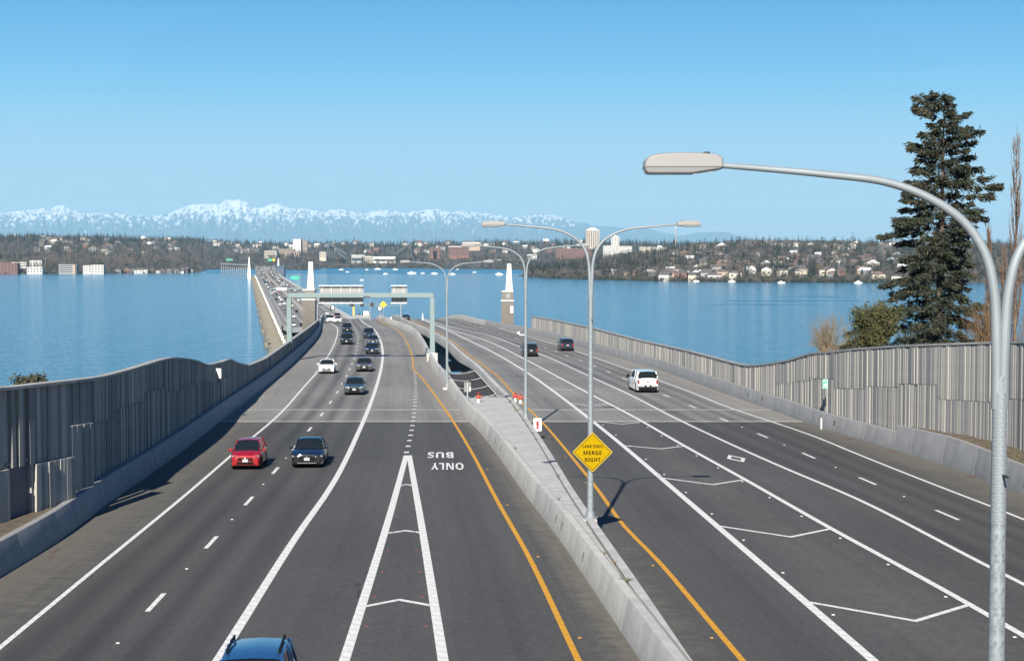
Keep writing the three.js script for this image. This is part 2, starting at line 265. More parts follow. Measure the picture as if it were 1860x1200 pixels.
// diamond mark of the reserved lane
{
  const c = toRoad(1337.5, 832.5), t = normalAt(B.solid, c.d), o = new THREE.Shape(), L2 = 1.9, W2 = 0.55;
  o.moveTo(0, -L2); o.lineTo(W2, 0); o.lineTo(0, L2); o.lineTo(-W2, 0); o.closePath();
  const h = new THREE.Path(); h.moveTo(0, -L2 * 0.62); h.lineTo(-W2 * 0.55, 0); h.lineTo(0, L2 * 0.62); h.lineTo(W2 * 0.55, 0); h.closePath(); o.holes.push(h);
  const g = new THREE.ShapeGeometry(o); g.rotateX(-Math.PI / 2); g.rotateY(-Math.atan2(t.tx, t.td)); g.rotateX(-Math.atan(GRADE)); g.translate(c.x, roadY(c.d) + 0.006, -c.d); mesh('diamond_mark', g, PAINT.white, roadB);
}
const font = await new FontLoader().loadAsync('fonts/droid/droid_sans_bold.typeface.json');
function roadWord(word, cx, y0, y1, wpx, root) {       // letters face the oncoming drivers
  const a = toRoad(cx, y1), b = toRoad(cx, y0), len = b.d - a.d, wid = wpx / FPX * (a.d + b.d) / 2, sh = font.generateShapes(word, 1), g = new THREE.ShapeGeometry(sh, 4);
  g.computeBoundingBox(); const bb = g.boundingBox; g.translate(-(bb.min.x + bb.max.x) / 2, -bb.min.y, 0); g.scale(wid / (bb.max.x - bb.min.x), len / (bb.max.y - bb.min.y), 1);
  g.rotateX(-Math.PI / 2); g.rotateY(Math.PI); const p = g.attributes.position; const d0 = b.d;
  for (let i = 0; i < p.count; i++) { const d = d0 - p.getZ(i) ; p.setXYZ(i, p.getX(i) + b.x + (a.x - b.x) * (p.getZ(i) / len), roadY(d) + 0.0062, -d); }
  mesh('road_letters', g, PAINT.white, root);
}
roadWord('BUS', 800, 821, 831.5, 47, roadA); roadWord('ONLY', 812.5, 840.5, 853, 59, roadA);
// oil, rubber and rust stains: thin irregular patches on the surface
function stain(px, py, len, wid, col, root, f) {
  const c = toRoad(px, py), t = normalAt(f, c.d), pos = [], n = 22, rim = Array.from({ length: n }, (_, i) => { const a = i / n * 6.283, k = rr(0.55, 1.15), u = Math.cos(a) * wid * k, v = Math.sin(a) * len * k, d = c.d + v * t.td + u * t.nd; return V(c.x + v * t.tx + u * t.nx, roadY(d) + 0.0042, -d); }), o = V(c.x, roadY(c.d) + 0.0042, -c.d);
  for (let i = 0; i < n; i++) pos.push(o, rim[i], rim[(i + 1) % n]); const g = new THREE.BufferGeometry().setFromPoints(pos); g.setAttribute('normal', new THREE.Float32BufferAttribute(pos.flatMap(() => [0, 1, 0]), 3)); mesh('stain', g, std(L(...col), 0.9), root);
}
for (const [px, py, l, w, c] of [[655, 1078, 0.9, 0.16, 0], [649, 1062, 0.5, 0.12, 0], [667, 1040, 0.3, 0.1, 0]]) stain(px, py, l, w, [0.018, 0.018, 0.018], roadA, A.thick);
for (const [px, py, l, w] of [[100, 1000, 0.8, 0.12], [92, 1012, 0.4, 0.1]]) stain(px, py, l, w, [0.075, 0.045, 0.03], roadA, A.foot);
for (const [px, py, l, w] of [[1545, 797, 0.5, 0.25], [1620, 820, 0.6, 0.3], [1763, 865, 0.5, 0.3], [1508, 788, 0.4, 0.2]]) stain(px, py, l, w, [0.075, 0.045, 0.03], roadB, B.edge);
for (let i = 0; i < 10; i++) { const d = rr(62, 96), t = rr(0.25, 0.75), x = lerp(B.gore1(d), B.gore2(d), t), [px, py] = pxOf(x, roadY(d), d); stain(px, py, rr(0.05, 0.5), rr(0.02, 0.05), [0.13, 0.125, 0.115], roadB, B.gore1); }
// raised reflective studs
{
  const stud = merge([rbox(0.1, 0.018, 0.1, 0.006, 0, 0.009, 0)]);
  const lay = (f, off, d0, d1, s, mat, root) => { for (let d = d0; d < d1; d += s) { const m = mesh('road_stud', stud, mat, root); m.position.set(f(d) + off, roadY(d), -d); } };
  lay(A.dash, 0, 83.6 - 36.3, JOINT, 12.1, M.white, roadA); lay(B.dash, 0, 79 - 24.2, JOINT, 12.1, M.white, roadB); lay(B.gore2, -0.35, 42, JOINT, 6.1, M.white, roadB); lay(B.gore1, 0.4, 44, JOINT, 7.3, M.white, roadB);
  lay(B.yellow, -0.35, 48, JOINT, 12.1, PAINT.yellow, roadB); lay(A.yellow, 0.35, 48, JOINT, 14, PAINT.yellow, roadA);
  const gl = line([[625, 1200], [697, 972], [738, 826]]), gr = line([[805, 1200], [767, 962], [743, 826]]); lay(gl, 0.35, 45, 80, 4.6, M.stud, roadA); lay(gr, -0.35, 45, 80, 4.6, M.stud, roadA);
}

// ------------------------------------------------------------------ traffic barriers, cast in panels
function barrier(name, label, f, cuts, prof, mat, yFn = roadY, step = 2.5) {
  const t = thing(name, label, 'barrier');
  for (let i = 0; i < cuts.length - 1; i++) {
    const a = cuts[i] + 0.012, b = cuts[i + 1] - 0.012, ds = steps(a, b, step), p = (d) => (typeof prof === 'function' ? prof(d) : prof);
    const body = sweep(f, ds, p, 0, 0.5, yFn), ends = [a, b].map((d) => { const { nx, nd } = normalAt(f, d), q = p(d), c = V(f(d), yFn(d) + 0.3, -d), pos = [], g = new THREE.BufferGeometry(); for (let k = 0; k < q.length - 1; k++) for (const [o, h] of [q[k], q[k + 1]]) pos.push(f(d) + nx * o, yFn(d) + h, -(d + nd * o)); const tri = []; for (let k = 0; k < pos.length; k += 6) tri.push(...pos.slice(k, k + 6), f(d) + nx * q[0][0], yFn(d) + q[0][1], -(d + nd * q[0][0])); g.setAttribute('position', new THREE.Float32BufferAttribute(tri, 3)); g.setAttribute('uv', new THREE.Float32BufferAttribute(new Float32Array(tri.length / 3 * 2), 2)); g.computeVertexNormals(); return g; });
    mesh('panel', merge([body, ...ends]), Array.isArray(mat) ? mat[i % mat.length] : mat, t);
  }
  return t;
}
const cuts = (a, b, near, far) => { const o = [a]; while (o[o.length - 1] < b) { const d = o[o.length - 1]; o.push(d + lerp(near, far, clamp((d - 60) / 200))); } o[o.length - 1] = b; return o; };
// left of the oncoming carriageway: face to the right
const leftProf = [[0, -0.3], [0, 0], [-0.2, 1.12], [-0.22, 1.15], [-0.5, 1.15], [-0.55, 1.1], [-0.6, -0.5]];
barrier('traffic_barrier', 'low grey concrete barrier under the dark ribbed noise wall', A.foot, cuts(NEAR, 352, 5.5, 12), leftProf, M.grey);
const medProf = [[0, -0.3], [0, 0], [0.19, 1.0], [0.21, 1.03], [0.48, 1.03], [0.52, 0.98], [0.56, 0.3], [0.56, -0.5]];
const medBar = barrier('traffic_barrier', 'pale concrete barrier with drain slots along the yellow edge line of the oncoming lanes', A.med, cuts(NEAR, 560, 9, 15), medProf, [M.pale, M.pale, M.slab]);
const bLeftProf = (d) => [[-0.1, lerp(0.3, -0.3, smooth(175, 215, d))], [-0.42, lerp(0.32, -0.28, smooth(175, 215, d))], [-0.42, 0.95], [-0.38, 1.05], [-0.05, 1.05], [0, 1.0], [0.2, 0], [0.2, -0.3]];
barrier('traffic_barrier', 'concrete barrier on the edge of the outgoing deck beside the dark gap', B.foot, cuts(131.5, 560, 9, 15), bLeftProf, [M.slab, M.pale]);
const rightH = (d) => (d > 100.5 ? 1.07 : d > 92 ? lerp(1.62, 1.5, (d - 92) / 8.5) : lerp(1.25, 1.62, clamp((d - 76) / 16)));
const rightProf = (d) => { const h = rightH(d); return [[0, -0.3], [0, 0], [0.17 * h, h - 0.03], [0.17 * h + 0.02, h], [0.48, h], [0.52, h - 0.04], [0.56, -0.5]]; };
const rightBar = barrier('traffic_barrier', 'grey concrete barrier below the sunlit ribbed noise wall', B.right, [...cuts(NEAR, 100.5, 5, 6), ...cuts(100.5, 352, 4.6, 10).slice(1)], rightProf, M.grey);
const openBar = barrier('traffic_barrier', 'long pale parapet on the lake side past the end of the ribbed noise wall', B.right, cuts(352, 735, 14, 18), [[0, -0.3], [0, 0], [0.18, 1.07], [0.5, 1.07], [0.55, -0.9]], M.pale, roadY, 5);
barrier('traffic_barrier', 'parapet of the oncoming deck between ribbed noise wall and bridge tower', A.foot, cuts(352, 735, 14, 18), [[0, -0.3], [0, 0], [-0.18, 1.07], [-0.5, 1.07], [-0.55, -0.9]], M.pale, roadY, 5);
// drain slots and small hatches in the barrier faces
function slots(f, list, side, root) { for (const [d, h, w, t] of list) { const { nx, nd, tx, td } = normalAt(f, d), o = side * (0.17 * h + 0.004); const m = mesh('drain_slot', box(t, 0.34, w), M.joint, root); m.rotation.y = -Math.atan2(tx, td); m.rotation.order = 'YXZ'; m.rotation.z = -side * 0.17; m.position.set(f(d) + nx * o, roadY(d) + h, -(d + nd * o)); } }
slots(A.med, [[59, 0.5, 0.12, 0.03], [66, 0.55, 0.12, 0.03], [68, 0.55, 0.12, 0.03], [96, 0.55, 0.12, 0.03], [100, 0.55, 0.12, 0.03]], 1, medBar);
slots(B.right, [[112, 0.6, 0.3, 0.03], [134, 0.6, 0.3, 0.03], [139, 0.6, 0.3, 0.03], [196, 0.6, 0.25, 0.03], [201, 0.6, 0.25, 0.03], [79.5, 0.5, 0.4, 0.03]], 1, rightBar);

// ------------------------------------------------------------------ median slab between the two carriageways
{
  const t = thing('median_slab', 'pale concrete median strip carrying lamp posts and yellow sign', 'median');
  const inner = (d) => A.med(d) + 0.56, cut = cuts(NEAR, 131.2, 4.4, 4.4);
  for (let i = 0; i < cut.length - 1; i++) {
    const ds = steps(cut[i] + 0.01, cut[i + 1] - 0.01, 1.5);
    const w = (d) => Math.max(0.02, B.foot(d) - 0.36 - inner(d) - 0.05);
    mesh('slab', loft(ds.map((d) => { const y = roadY(d), x0 = inner(d) + 0.025, x1 = inner(d) + 0.025 + w(d); return [V(x0, y + 0.4, -d), V(x0, y + 0.93, -d), V((x0 + x1) / 2, y + 0.955, -d), V(x1, y + 0.93, -d), V(x1, y + 0.4, -d)]; }), 0.4), M.slab, t);
  }
  const kcut = cuts(NEAR, 131.4, 8.8, 8.8);
  for (let i = 0; i < kcut.length - 1; i++) mesh('coping', sweep(B.foot, steps(kcut[i] + 0.008, kcut[i + 1] - 0.008, 1.5), (d) => { const l = Math.min(0.33, B.foot(d) - A.med(d) - 0.6); return [[-l, 0.3], [-l, 0.98], [-l + 0.03, 1.0], [-0.04, 1.0], [0, 0.96], [0.16, 0], [0.16, -0.3]]; }), M.slab, t);
  mesh('end_wall', loft([131.25, 131.65].map((d) => [V(A.med(d) + 0.5, roadY(d) - 2.5, -d), V(A.med(d) + 0.5, roadY(d) + 1.0, -d), V(B.foot(d) - 0.1, roadY(d) + 1.0, -d), V(B.foot(d) - 0.1, roadY(d) - 2.5, -d)]), 0.4), M.pale, t);
  // lamp pedestals, flush blocks in the slab
  const weed = std(L(0.1, 0.1, 0.035), 0.9), dry = std(L(0.14, 0.09, 0.055), 0.9);
  const tuft = (n, h, s) => { const g = []; for (let i = 0; i < n; i++) { const a = rr(0, 6.28), l = rr(0.5, 1) * h; g.push(bar(V(Math.cos(a) * s * 0.2, 0, Math.sin(a) * s * 0.2), V(Math.cos(a) * s * rr(0.6, 1.4), l, Math.sin(a) * s * rr(0.6, 1.4)), 0.008, 0.002, 3)); } return merge(g); };
  const T1 = tuft(26, 0.16, 0.12), T2 = tuft(40, 0.22, 0.22);
  const spots = [[51.8, 0, 1], [57, 0, 0], [55.2, 1, 2], [71, 0, 0], [79, 1, 0], [85, 1, 0], [92, 0, 2], [97, 1, 0], [101, 1, 2], [106, 1, 0], [110, 1, 2], [114, 1, 0], [118, 1, 1], [121, 1, 2], [124, 0, 2], [127, 0, 0], [126, 1, 1]];
  for (const [d, side, k] of spots) { const g = single('crack_weed', k === 1 ? T2 : T1, k === 2 ? dry : weed, k === 2 ? 'dry brown weed growing in the joint of the concrete median' : 'green weed growing in the joint of the concrete median', 'weed', k === 2 ? 'dry weeds in the median joints' : 'green weeds in the median joints'); g.position.set(side ? B.foot(d) - 0.36 : inner(d), roadY(d) + 0.93, -d); g.rotation.y = d; }
}

// ------------------------------------------------------------------ noise walls of upright concrete ribs
const unit = metreUV(new THREE.BoxGeometry(1, 1, 1));
function interp(pts) { return (x) => { if (x <= pts[0][0]) return pts[0][1]; for (let i = 0; i < pts.length - 1; i++) if (x <= pts[i + 1][0]) return lerp(pts[i][1], pts[i + 1][1], (x - pts[i][0]) / (pts[i + 1][0] - pts[i][0])); return pts[pts.length - 1][1]; }; }
// P: array of {x,d}; face +1 when the road lies to the right
function noiseWall(name, label, P, face, top, base, o) {
  const t = thing(name, label, 'noise wall'), S = [0];
  for (let i = 1; i < P.length; i++) S.push(S[i - 1] + Math.hypot(P[i].x - P[i - 1].x, P[i].d - P[i - 1].d));
  const at = (s) => { let i = 0; while (i < P.length - 2 && s > S[i + 1]) i++; const q = (s - S[i]) / (S[i + 1] - S[i]), a = P[i], b = P[i + 1], l = S[i + 1] - S[i]; return { x: lerp(a.x, b.x, q), d: lerp(a.d, b.d, q), tx: (b.x - a.x) / l, td: (b.d - a.d) / l }; };
  const len = S[S.length - 1], row = (s, off, y) => { const p = at(s); return V(p.x + face * p.td * off, y, -(p.d - face * p.tx * off)); };
  const ss = steps(0, len, 2), th = 0.3;
  for (let i = 0, per = o.panel ?? 6; i < len / per; i++) { // backing slabs
    const a = i * per + 0.01, b = Math.min(len, (i + 1) * per) - 0.01; if (b - a < 0.2) continue;
    mesh('backing_panel', loft(steps(a, b, 2).map((s) => { const d = at(s).d, y1 = top(s, d), y0 = base(s, d); return [row(s, -th, y0), row(s, -th, y1), row(s, 0, y1), row(s, 0, y0)]; }), 0.4), M.wall, t);
  }
  mesh('coping', loft(ss.map((s) => { const y = top(s, at(s).d); return [row(s, -th - 0.03, y - 0.02), row(s, -th - 0.03, y + 0.1), row(s, o.depth + 0.02, y + 0.1), row(s, o.depth + 0.02, y - 0.02), row(s, -th - 0.03, y - 0.02)]; }), 0.4), M.cap, t);
  let s = 0.02, n = 0; const far = [], mats = o.mats, c = new THREE.Color();
  while (s < len - 0.1) {
    const pn = Math.floor(s / (o.panel ?? 6)), w = Math.min(rr(0.13, 0.34) * (rnd() < 0.2 ? 1.4 : 1) * (o.wide ?? 1), len - s), m = s + w / 2, p = at(m), y1 = top(m, p.d) - 0.02, y0 = base(m, p.d), split = y0 + (y1 - y0) * (o.split ? o.split(pn) : 0.5) - (m % (o.panel ?? 6)) * 0.02;
    const zones = o.split && y1 - y0 > 3 ? [[split + 0.01, y1], [y0, split - 0.02]] : [[y0, y1]];
    for (const [a, b] of zones) {
      if (o.skip && o.skip(m, a, b)) continue;
      const dep = (o.alt ? (n % 2 ? rr(0.75, 1) : rr(0.08, 0.3)) : rr(0.25, 1)) * o.depth, ww = w * (o.alt ? 0.97 : rr(0.72, 0.98)), mat = Math.floor(rnd() * mats.length), tilt = (o.tilt ?? 0) * rr(-1, 1);
      const pos = row(m + rr(-0.02, 0.02), dep / 2 - 0.01, (a + b) / 2), yaw = Math.atan2(-p.tx, p.td);
      if (n < 300) { const r = mesh('rib', unit, mats[mat], t); r.position.copy(pos); r.rotation.order = 'YXZ'; r.rotation.set(tilt / (b - a), yaw, 0); r.scale.set(dep + 0.02, b - a, ww); }
      else { const g = clean(unit.clone()); g.scale(dep + 0.02, b - a, ww); g.rotateY(yaw); g.translate(pos.x, pos.y, pos.z); c.copy(mats[mat].color); const col = new Float32Array(g.attributes.position.count * 3); for (let i = 0; i < col.length; i += 3) c.toArray(col, i); g.setAttribute('color', new THREE.BufferAttribute(col, 3)); far.push(g); }
      n++;
    }
    s += w;
  }
  if (far.length) mesh('far_ribs', mergeGeometries(far), M.ribFar, t).userData.kind = 'stuff';
  return { t, at, row, len };
}
const pathOf = (f, off, d0, d1, s = 2) => steps(d0, d1, s).map((d) => { const { nx, nd } = normalAt(f, d), q = typeof off === 'function' ? off(d) : off; return { x: f(d) + nx * q, d: d + nd * q }; });
const topFrom = (pts, dFn) => { const f = interp(pts); return f; };
// left wall: traced outline of its top
const leftTop = interp([[-60, 714], [0, 708], [140, 692], [179, 688], [233, 674], [290, 656], [312, 651.5], [335, 653], [353, 656], [376, 665], [402.7, 658.7], [416, 653], [429, 660], [450.7, 665], [480, 653], [520, 625], [560, 596], [579, 581], [600, 578]]);
const byTop = (P, topPx) => (s, d, x) => 0;
function wallTop(P, f) { const S = [0]; for (let i = 1; i < P.length; i++) S.push(S[i - 1] + Math.hypot(P[i].x - P[i - 1].x, P[i].d - P[i - 1].d)); const tab = P.map((p, i) => { let y = 30; for (let k = 0; k < 4; k++) y = yAt(f(pxOf(p.x, y, p.d)[0]), p.d); return [S[i], y]; }); return interp(tab); }
{
  const P = pathOf(A.foot, -0.62, 74.6, 350), top = wallTop(P, leftTop);
  noiseWall('noise_wall', 'dark shaded ribbed concrete noise wall with wavy top beside the oncoming lanes', P, 1, (s) => top(s), (s, d) => roadY(d) + (d < 352 ? 0.6 : 0), { depth: 0.1, mats: M.ribs, panel: 7.3, split: (k) => 0.62 + 0.05 * ((k * 7) % 3), });
  const Q = [{ x: -21.45, d: 54.5 }, { x: -19.86, d: 64 }, { x: -19.12, d: 68.3 }, { x: -18.8, d: 70.2 }].map((p) => ({ x: p.x - 0.1, d: p.d })), tq = wallTop(Q, leftTop);
  const base = (s, d) => roadY(d) + 0.9;
  const w = noiseWall('noise_wall', 'near ribbed concrete wall with dark doorway recess standing in the planting bed', Q, 1, (s) => tq(s), base, { depth: 0.3, alt: true, wide: 1.3, mats: M.ribs, panel: 8.4, tilt: 0.09, split: () => 0.42, skip: (s, a, b) => s > 9.9 && s < 12.0 && a < 28.6 });
  const P2 = [{ x: -19.55, d: 71.3 }, { x: -19.15, d: 74.5 }], t2 = wallTop(P2, leftTop);
  noiseWall('noise_wall', 'short ribbed concrete return panel on a pale plinth between the two dark walls', P2, 1, (s) => t2(s) , (s, d) => roadY(d) + 1.05, { depth: 0.26, alt: true, wide: 1.2, mats: M.ribs, panel: 4, split: () => 0.62 });
  // doorway recess
  const a = w.row(9.9, 0.03, 27.7), b = w.row(12.0, 0.03, 27.7);
  const door = mesh('doorway', loft([[a.clone().setY(26.9), b.clone().setY(26.9)], [a.clone().setY(29.75), b.clone().setY(29.75)]], 0), std(L(0.1, 0.1, 0.11), 0.7), w.t);
  mesh('lintel', box(0.24, 0.12, 2.25, (a.x + b.x) / 2, 29.8, (a.z + b.z) / 2, Math.atan2(b.x - a.x, b.z - a.z)), M.wall, w.t); mesh('door_jamb', box(0.3, 2.9, 0.14, b.x, 28.35, b.z, Math.atan2(b.x - a.x, b.z - a.z)), M.cap, w.t);
  // plinth and planting bed
  single('plinth', loft([70.4, 74.7].map((d) => [V(A.foot(d) - 1.4, roadY(d) + 0.5, -d), V(A.foot(d) - 1.4, roadY(d) + 1.13, -d), V(A.foot(d) - 0.58, roadY(d) + 1.13, -d)]), 0.4), M.pale, 'small pale concrete plinth at the start of the dark noise wall', 'plinth');
  const bed = structure('planting_bed', loft(steps(46, 70.4, 1.2).map((d) => steps(0, 1, 0.2).map((t) => V(lerp(A.foot(d) - 0.5, -21.6 + (d - 54.5) * 0.168, t), roadY(d) + 0.98 + 0.12 * n2(d * 2, t * 6) + 0.05 * t, -d))), 0), M.soil, 'brown soil bed between barrier and near ribbed wall');
}
// right wall
const rightTop = interp([[900, 566], [944, 572], [1001.6, 580.5], [1069, 594.6], [1163.5, 619], [1250, 638], [1320, 656.6], [1345, 663], [1362, 665], [1395, 662], [1436, 655], [1466, 645], [1480, 641.5], [1494, 642], [1552, 635], [1639, 629], [1811, 623], [1860, 622.6], [2200, 621]]);
{
  const off = (d) => 0.66 + 1.3 * smooth(99, 84, d);
  const P = pathOf(B.right, off, 52, 302), top = wallTop(P, rightTop);
  const R = noiseWall('noise_wall', 'tall sunlit ribbed concrete noise wall along the outgoing lanes', P, -1, (s) => top(s), (s, d) => roadY(d) + 0.6, { depth: 0.075, mats: M.ribs, panel: 6.2, split: (k) => 0.5 + 0.06 * ((k * 5) % 3) - (k > 12 ? 0.15 : 0) });
  const ledge = structure('planting_ledge', loft(steps(52, 99, 1.5).map((d) => steps(0, 1, 0.25).map((t) => V(lerp(B.right(d) + 0.5, B.right(d) + off(d) + 0.1, t), roadY(d) + rightH(d) - 0.1 + 0.16 * t + 0.1 * n2(d, t * 5), -d))), 0), M.soil, 'strip of soil between grey barrier and sunlit ribbed wall');
  const blade = []; for (let i = 0; i < 1500; i++) { const d = 62 + rnd() * 32 * Math.sqrt(rnd()), x = B.right(d) + rr(0.5, off(d)), y = roadY(d) + rightH(d) - 0.06, a = rr(0, 6.28), h = rr(0.1, 0.42) * (d > 88 ? 0.5 : 1), l = rr(0.05, 0.3); const g = clean(bar(V(x, y, -d), V(x + Math.cos(a) * l - 0.06, y + h, -d + Math.sin(a) * l), 0.012, 0.003, 3)); const c = pick([[0.13, 0.1, 0.035], [0.08, 0.085, 0.025], [0.17, 0.13, 0.06], [0.06, 0.07, 0.025]]); const col = new Float32Array(g.attributes.position.count * 3); for (let k = 0; k < col.length; k += 3) col.set(c, k); g.setAttribute('color', new THREE.BufferAttribute(col, 3)); blade.push(g); }
  single('ledge_grass', mergeGeometries(blade), std(0xffffff, 0.95, { vertexColors: true }), 'dry brown and green grass on the ledge above the grey barrier', 'grass', null, 'stuff');
}

// ------------------------------------------------------------------ near shore, water, bridge substructure
{
  const shore = (x, d) => { const fall = smooth(120, 250, d); return lerp(roadY(Math.min(d, 140)) - 1.6, -4, fall) + 0.5 * fb2(x * 0.08, d * 0.08, 5); };
  const rows = steps(-40, 290, 10).map((d) => steps(-160, 170, 6).map((x) => V(x, (d < 126 && x > A.foot(Math.max(d, 30)) - 4 && x < B.right(Math.max(d, 30)) + 4) ? roadY(d) - 1.2 : shore(x, d), -d)));
  structure('near_shore', loft(rows, 0), M.soil, 'sloping ground of the near shore behind the noise walls');
  const wn = (s) => { const t = tex(512, 512, (u, v) => 0.55 * fb(u, v, 5, 9, 101 + s, 4) + 0.3 * fb(u, v, 14, 26, 111 + s, 3) + 0.15 * fb(u, v, 40, 80, 121 + s, 2)); return t; };
  const calm = wn(0), rough = wn(40);
  const waterMat = (bump, size, amount, rough_) => { const t = bump.clone(); t.repeat.set(1 / size, 1 / size); t.needsUpdate = true; return phys(L(0.004, 0.09, 0.16), rough_, { ior: 1.33, bumpMap: t, bumpScale: amount }); };
  const plane = (d0, d1, l0, r0, l1, r1, y, n = 24) => loft(steps(0, 1, 1 / n).map((t) => { const d = d0 + (d1 - d0) * t * t; return steps(0, 1, 0.125).map((q) => V(lerp(lerp(l0, l1, t * t), lerp(r0, r1, t * t), q), y, -d)); }), 0, undefined);
  const g = plane(-200, 62000, -1500, 1500, -40000, 40000, 0, 40); { const p = g.attributes.position, u = g.attributes.uv; for (let i = 0; i < p.count; i++) u.setXY(i, p.getX(i), p.getZ(i)); }
  M.water = waterMat(calm, 46, 0.62, 0.11);
  structure('lake', g, M.water, 'wide blue lake with light ripples'); 
  // wind-ruffled water of the far bay: a sheet just above the calm lake
  const h = loft(steps(3330, 5600, 100).map((d) => steps(0, 1, 0.1).map((q) => V(lerp((372 - 930) / FPX * d, (990 - 930) / FPX * d, q) + 60 * (n2(d * 0.004, q * 3, 9) - 0.5), 0.01, -(d + 60 * Math.sin(q * 9))))), 0); { const p = h.attributes.position, u = h.attributes.uv; for (let i = 0; i < p.count; i++) u.setXY(i, p.getX(i), p.getZ(i)); }
  M.rippled = waterMat(rough, 30, 1.5, 0.2); structure('bay_water', h, M.rippled, 'wind-ruffled deeper blue water of the far bay');
}
// thin wind streaks on the lake
for (const [px, py, w, h] of [[1440, 546, 260, 1.1], [1390, 553, 210, 0.9], [1480, 539, 130, 0.8]]) {
  const n = 24, rows = steps(-1, 1, 2 / n).map((q) => { const e = Math.sqrt(Math.max(0.001, 1 - q * q)) * (0.5 + n2(q * 4 + px, py, 3)), X = px + q * w / 2, k = py + 2 * (n2(q * 3, px * 0.1, 8) - 0.5); return [waterD(k - h * e), waterD(k + h * e)].map((d) => V((X - 930) / FPX * d, 0.02, -d)); });
  const g = loft(rows, 0), p = g.attributes.position, u = g.attributes.uv; for (let i = 0; i < p.count; i++) u.setXY(i, p.getX(i), p.getZ(i)); structure('wind_streak', g, M.rippled, 'thin darker streak of wind ripples on the lake').userData.category = 'water';
}
// girders, piers and the dark net in the gap
{
  const g = thing('bridge_girders', 'dark deep girders under the outgoing deck seen through the gap', 'girder');
  for (const o of [1.9, 5.5, 9.5, 13]) mesh('girder', sweep((d) => B.foot(d) + o, steps(132, 640, 6), [[-0.3, -0.35], [-0.3, -3.0], [0.3, -3.0], [0.3, -0.35]]), M.girder, g);
  const h = thing('bridge_girders', 'dark deep girders under the oncoming deck', 'girder');
  for (const o of [-1.9, -5.5, -9.5, -13]) mesh('girder', sweep((d) => A.med(d) + o, steps(132, 640, 6), [[-0.3, -0.35], [-0.3, -3.0], [0.3, -3.0], [0.3, -0.35]]), M.girder, h);
  for (const d of [196, 262, 330, 410, 490, 570]) for (const [f0, f1, s] of [[A.foot, A.med, 'oncoming'], [B.foot, B.right, 'outgoing']]) {
    const y = roadY(d) - 3, t = thing('bridge_pier', `grey concrete pier under the ${s} deck`, 'pier', `piers under the ${s} deck`), x0 = f0(d) + 2, x1 = f1(d) - 2;
    mesh('cap_beam', box(x1 - x0 + 2, 1.6, 2, (x0 + x1) / 2, y - 0.8, -d), M.grey, t); for (const q of [0.15, 0.85]) mesh('column', cyl(1.1, 1.1, y - 1.6 + 3, lerp(x0, x1, q), -3, -d, 16), M.grey, t);
  }
  const net = tex(128, 128, (u, v) => { const a = Math.abs(((u * 16) % 1) - 0.5) < 0.09 || Math.abs(((v * 16) % 1) - 0.5) < 0.09; return a ? 0.02 + 0.03 * fb(u, v, 4, 4, 7) : 0.006; }, false, 1, 1);
  const netMat = std(L(1, 1, 1.05), 0.9, { map: net });
  const t = thing('debris_net', 'black debris net slung with white cables across the gap between the two decks', 'net');
  mesh('net_sheet', loft(steps(131.8, 184, 1).map((d) => steps(0, 1, 0.1).map((q) => V(lerp(A.med(d) + 0.6, B.foot(d) - 0.25, q), roadY(d) + 0.26 - 0.5 * Math.sin(Math.PI * q) - 0.14 * n2(d * 1.3, q * 7), -d))), 0), netMat, t);
  for (const d of [143, 154, 166, 178]) mesh('cable', tube(steps(0, 1, 0.2).map((q) => V(lerp(A.med(d) + 0.5, B.foot(d) - 0.25, q), roadY(d) + 0.33 - 0.35 * Math.sin(Math.PI * q), -d - 0.6 * q)), 0.03, 0.03, 5, 10), M.alu, t);
  const bolt = rbox(0.12, 0.12, 0.1, 0.03); for (let d = 133; d < 178; d += 2.4) { const m = mesh('anchor_plate', bolt, M.alu, t); m.position.set(B.foot(d) - 0.46, roadY(d) + 0.42, -d); }
}
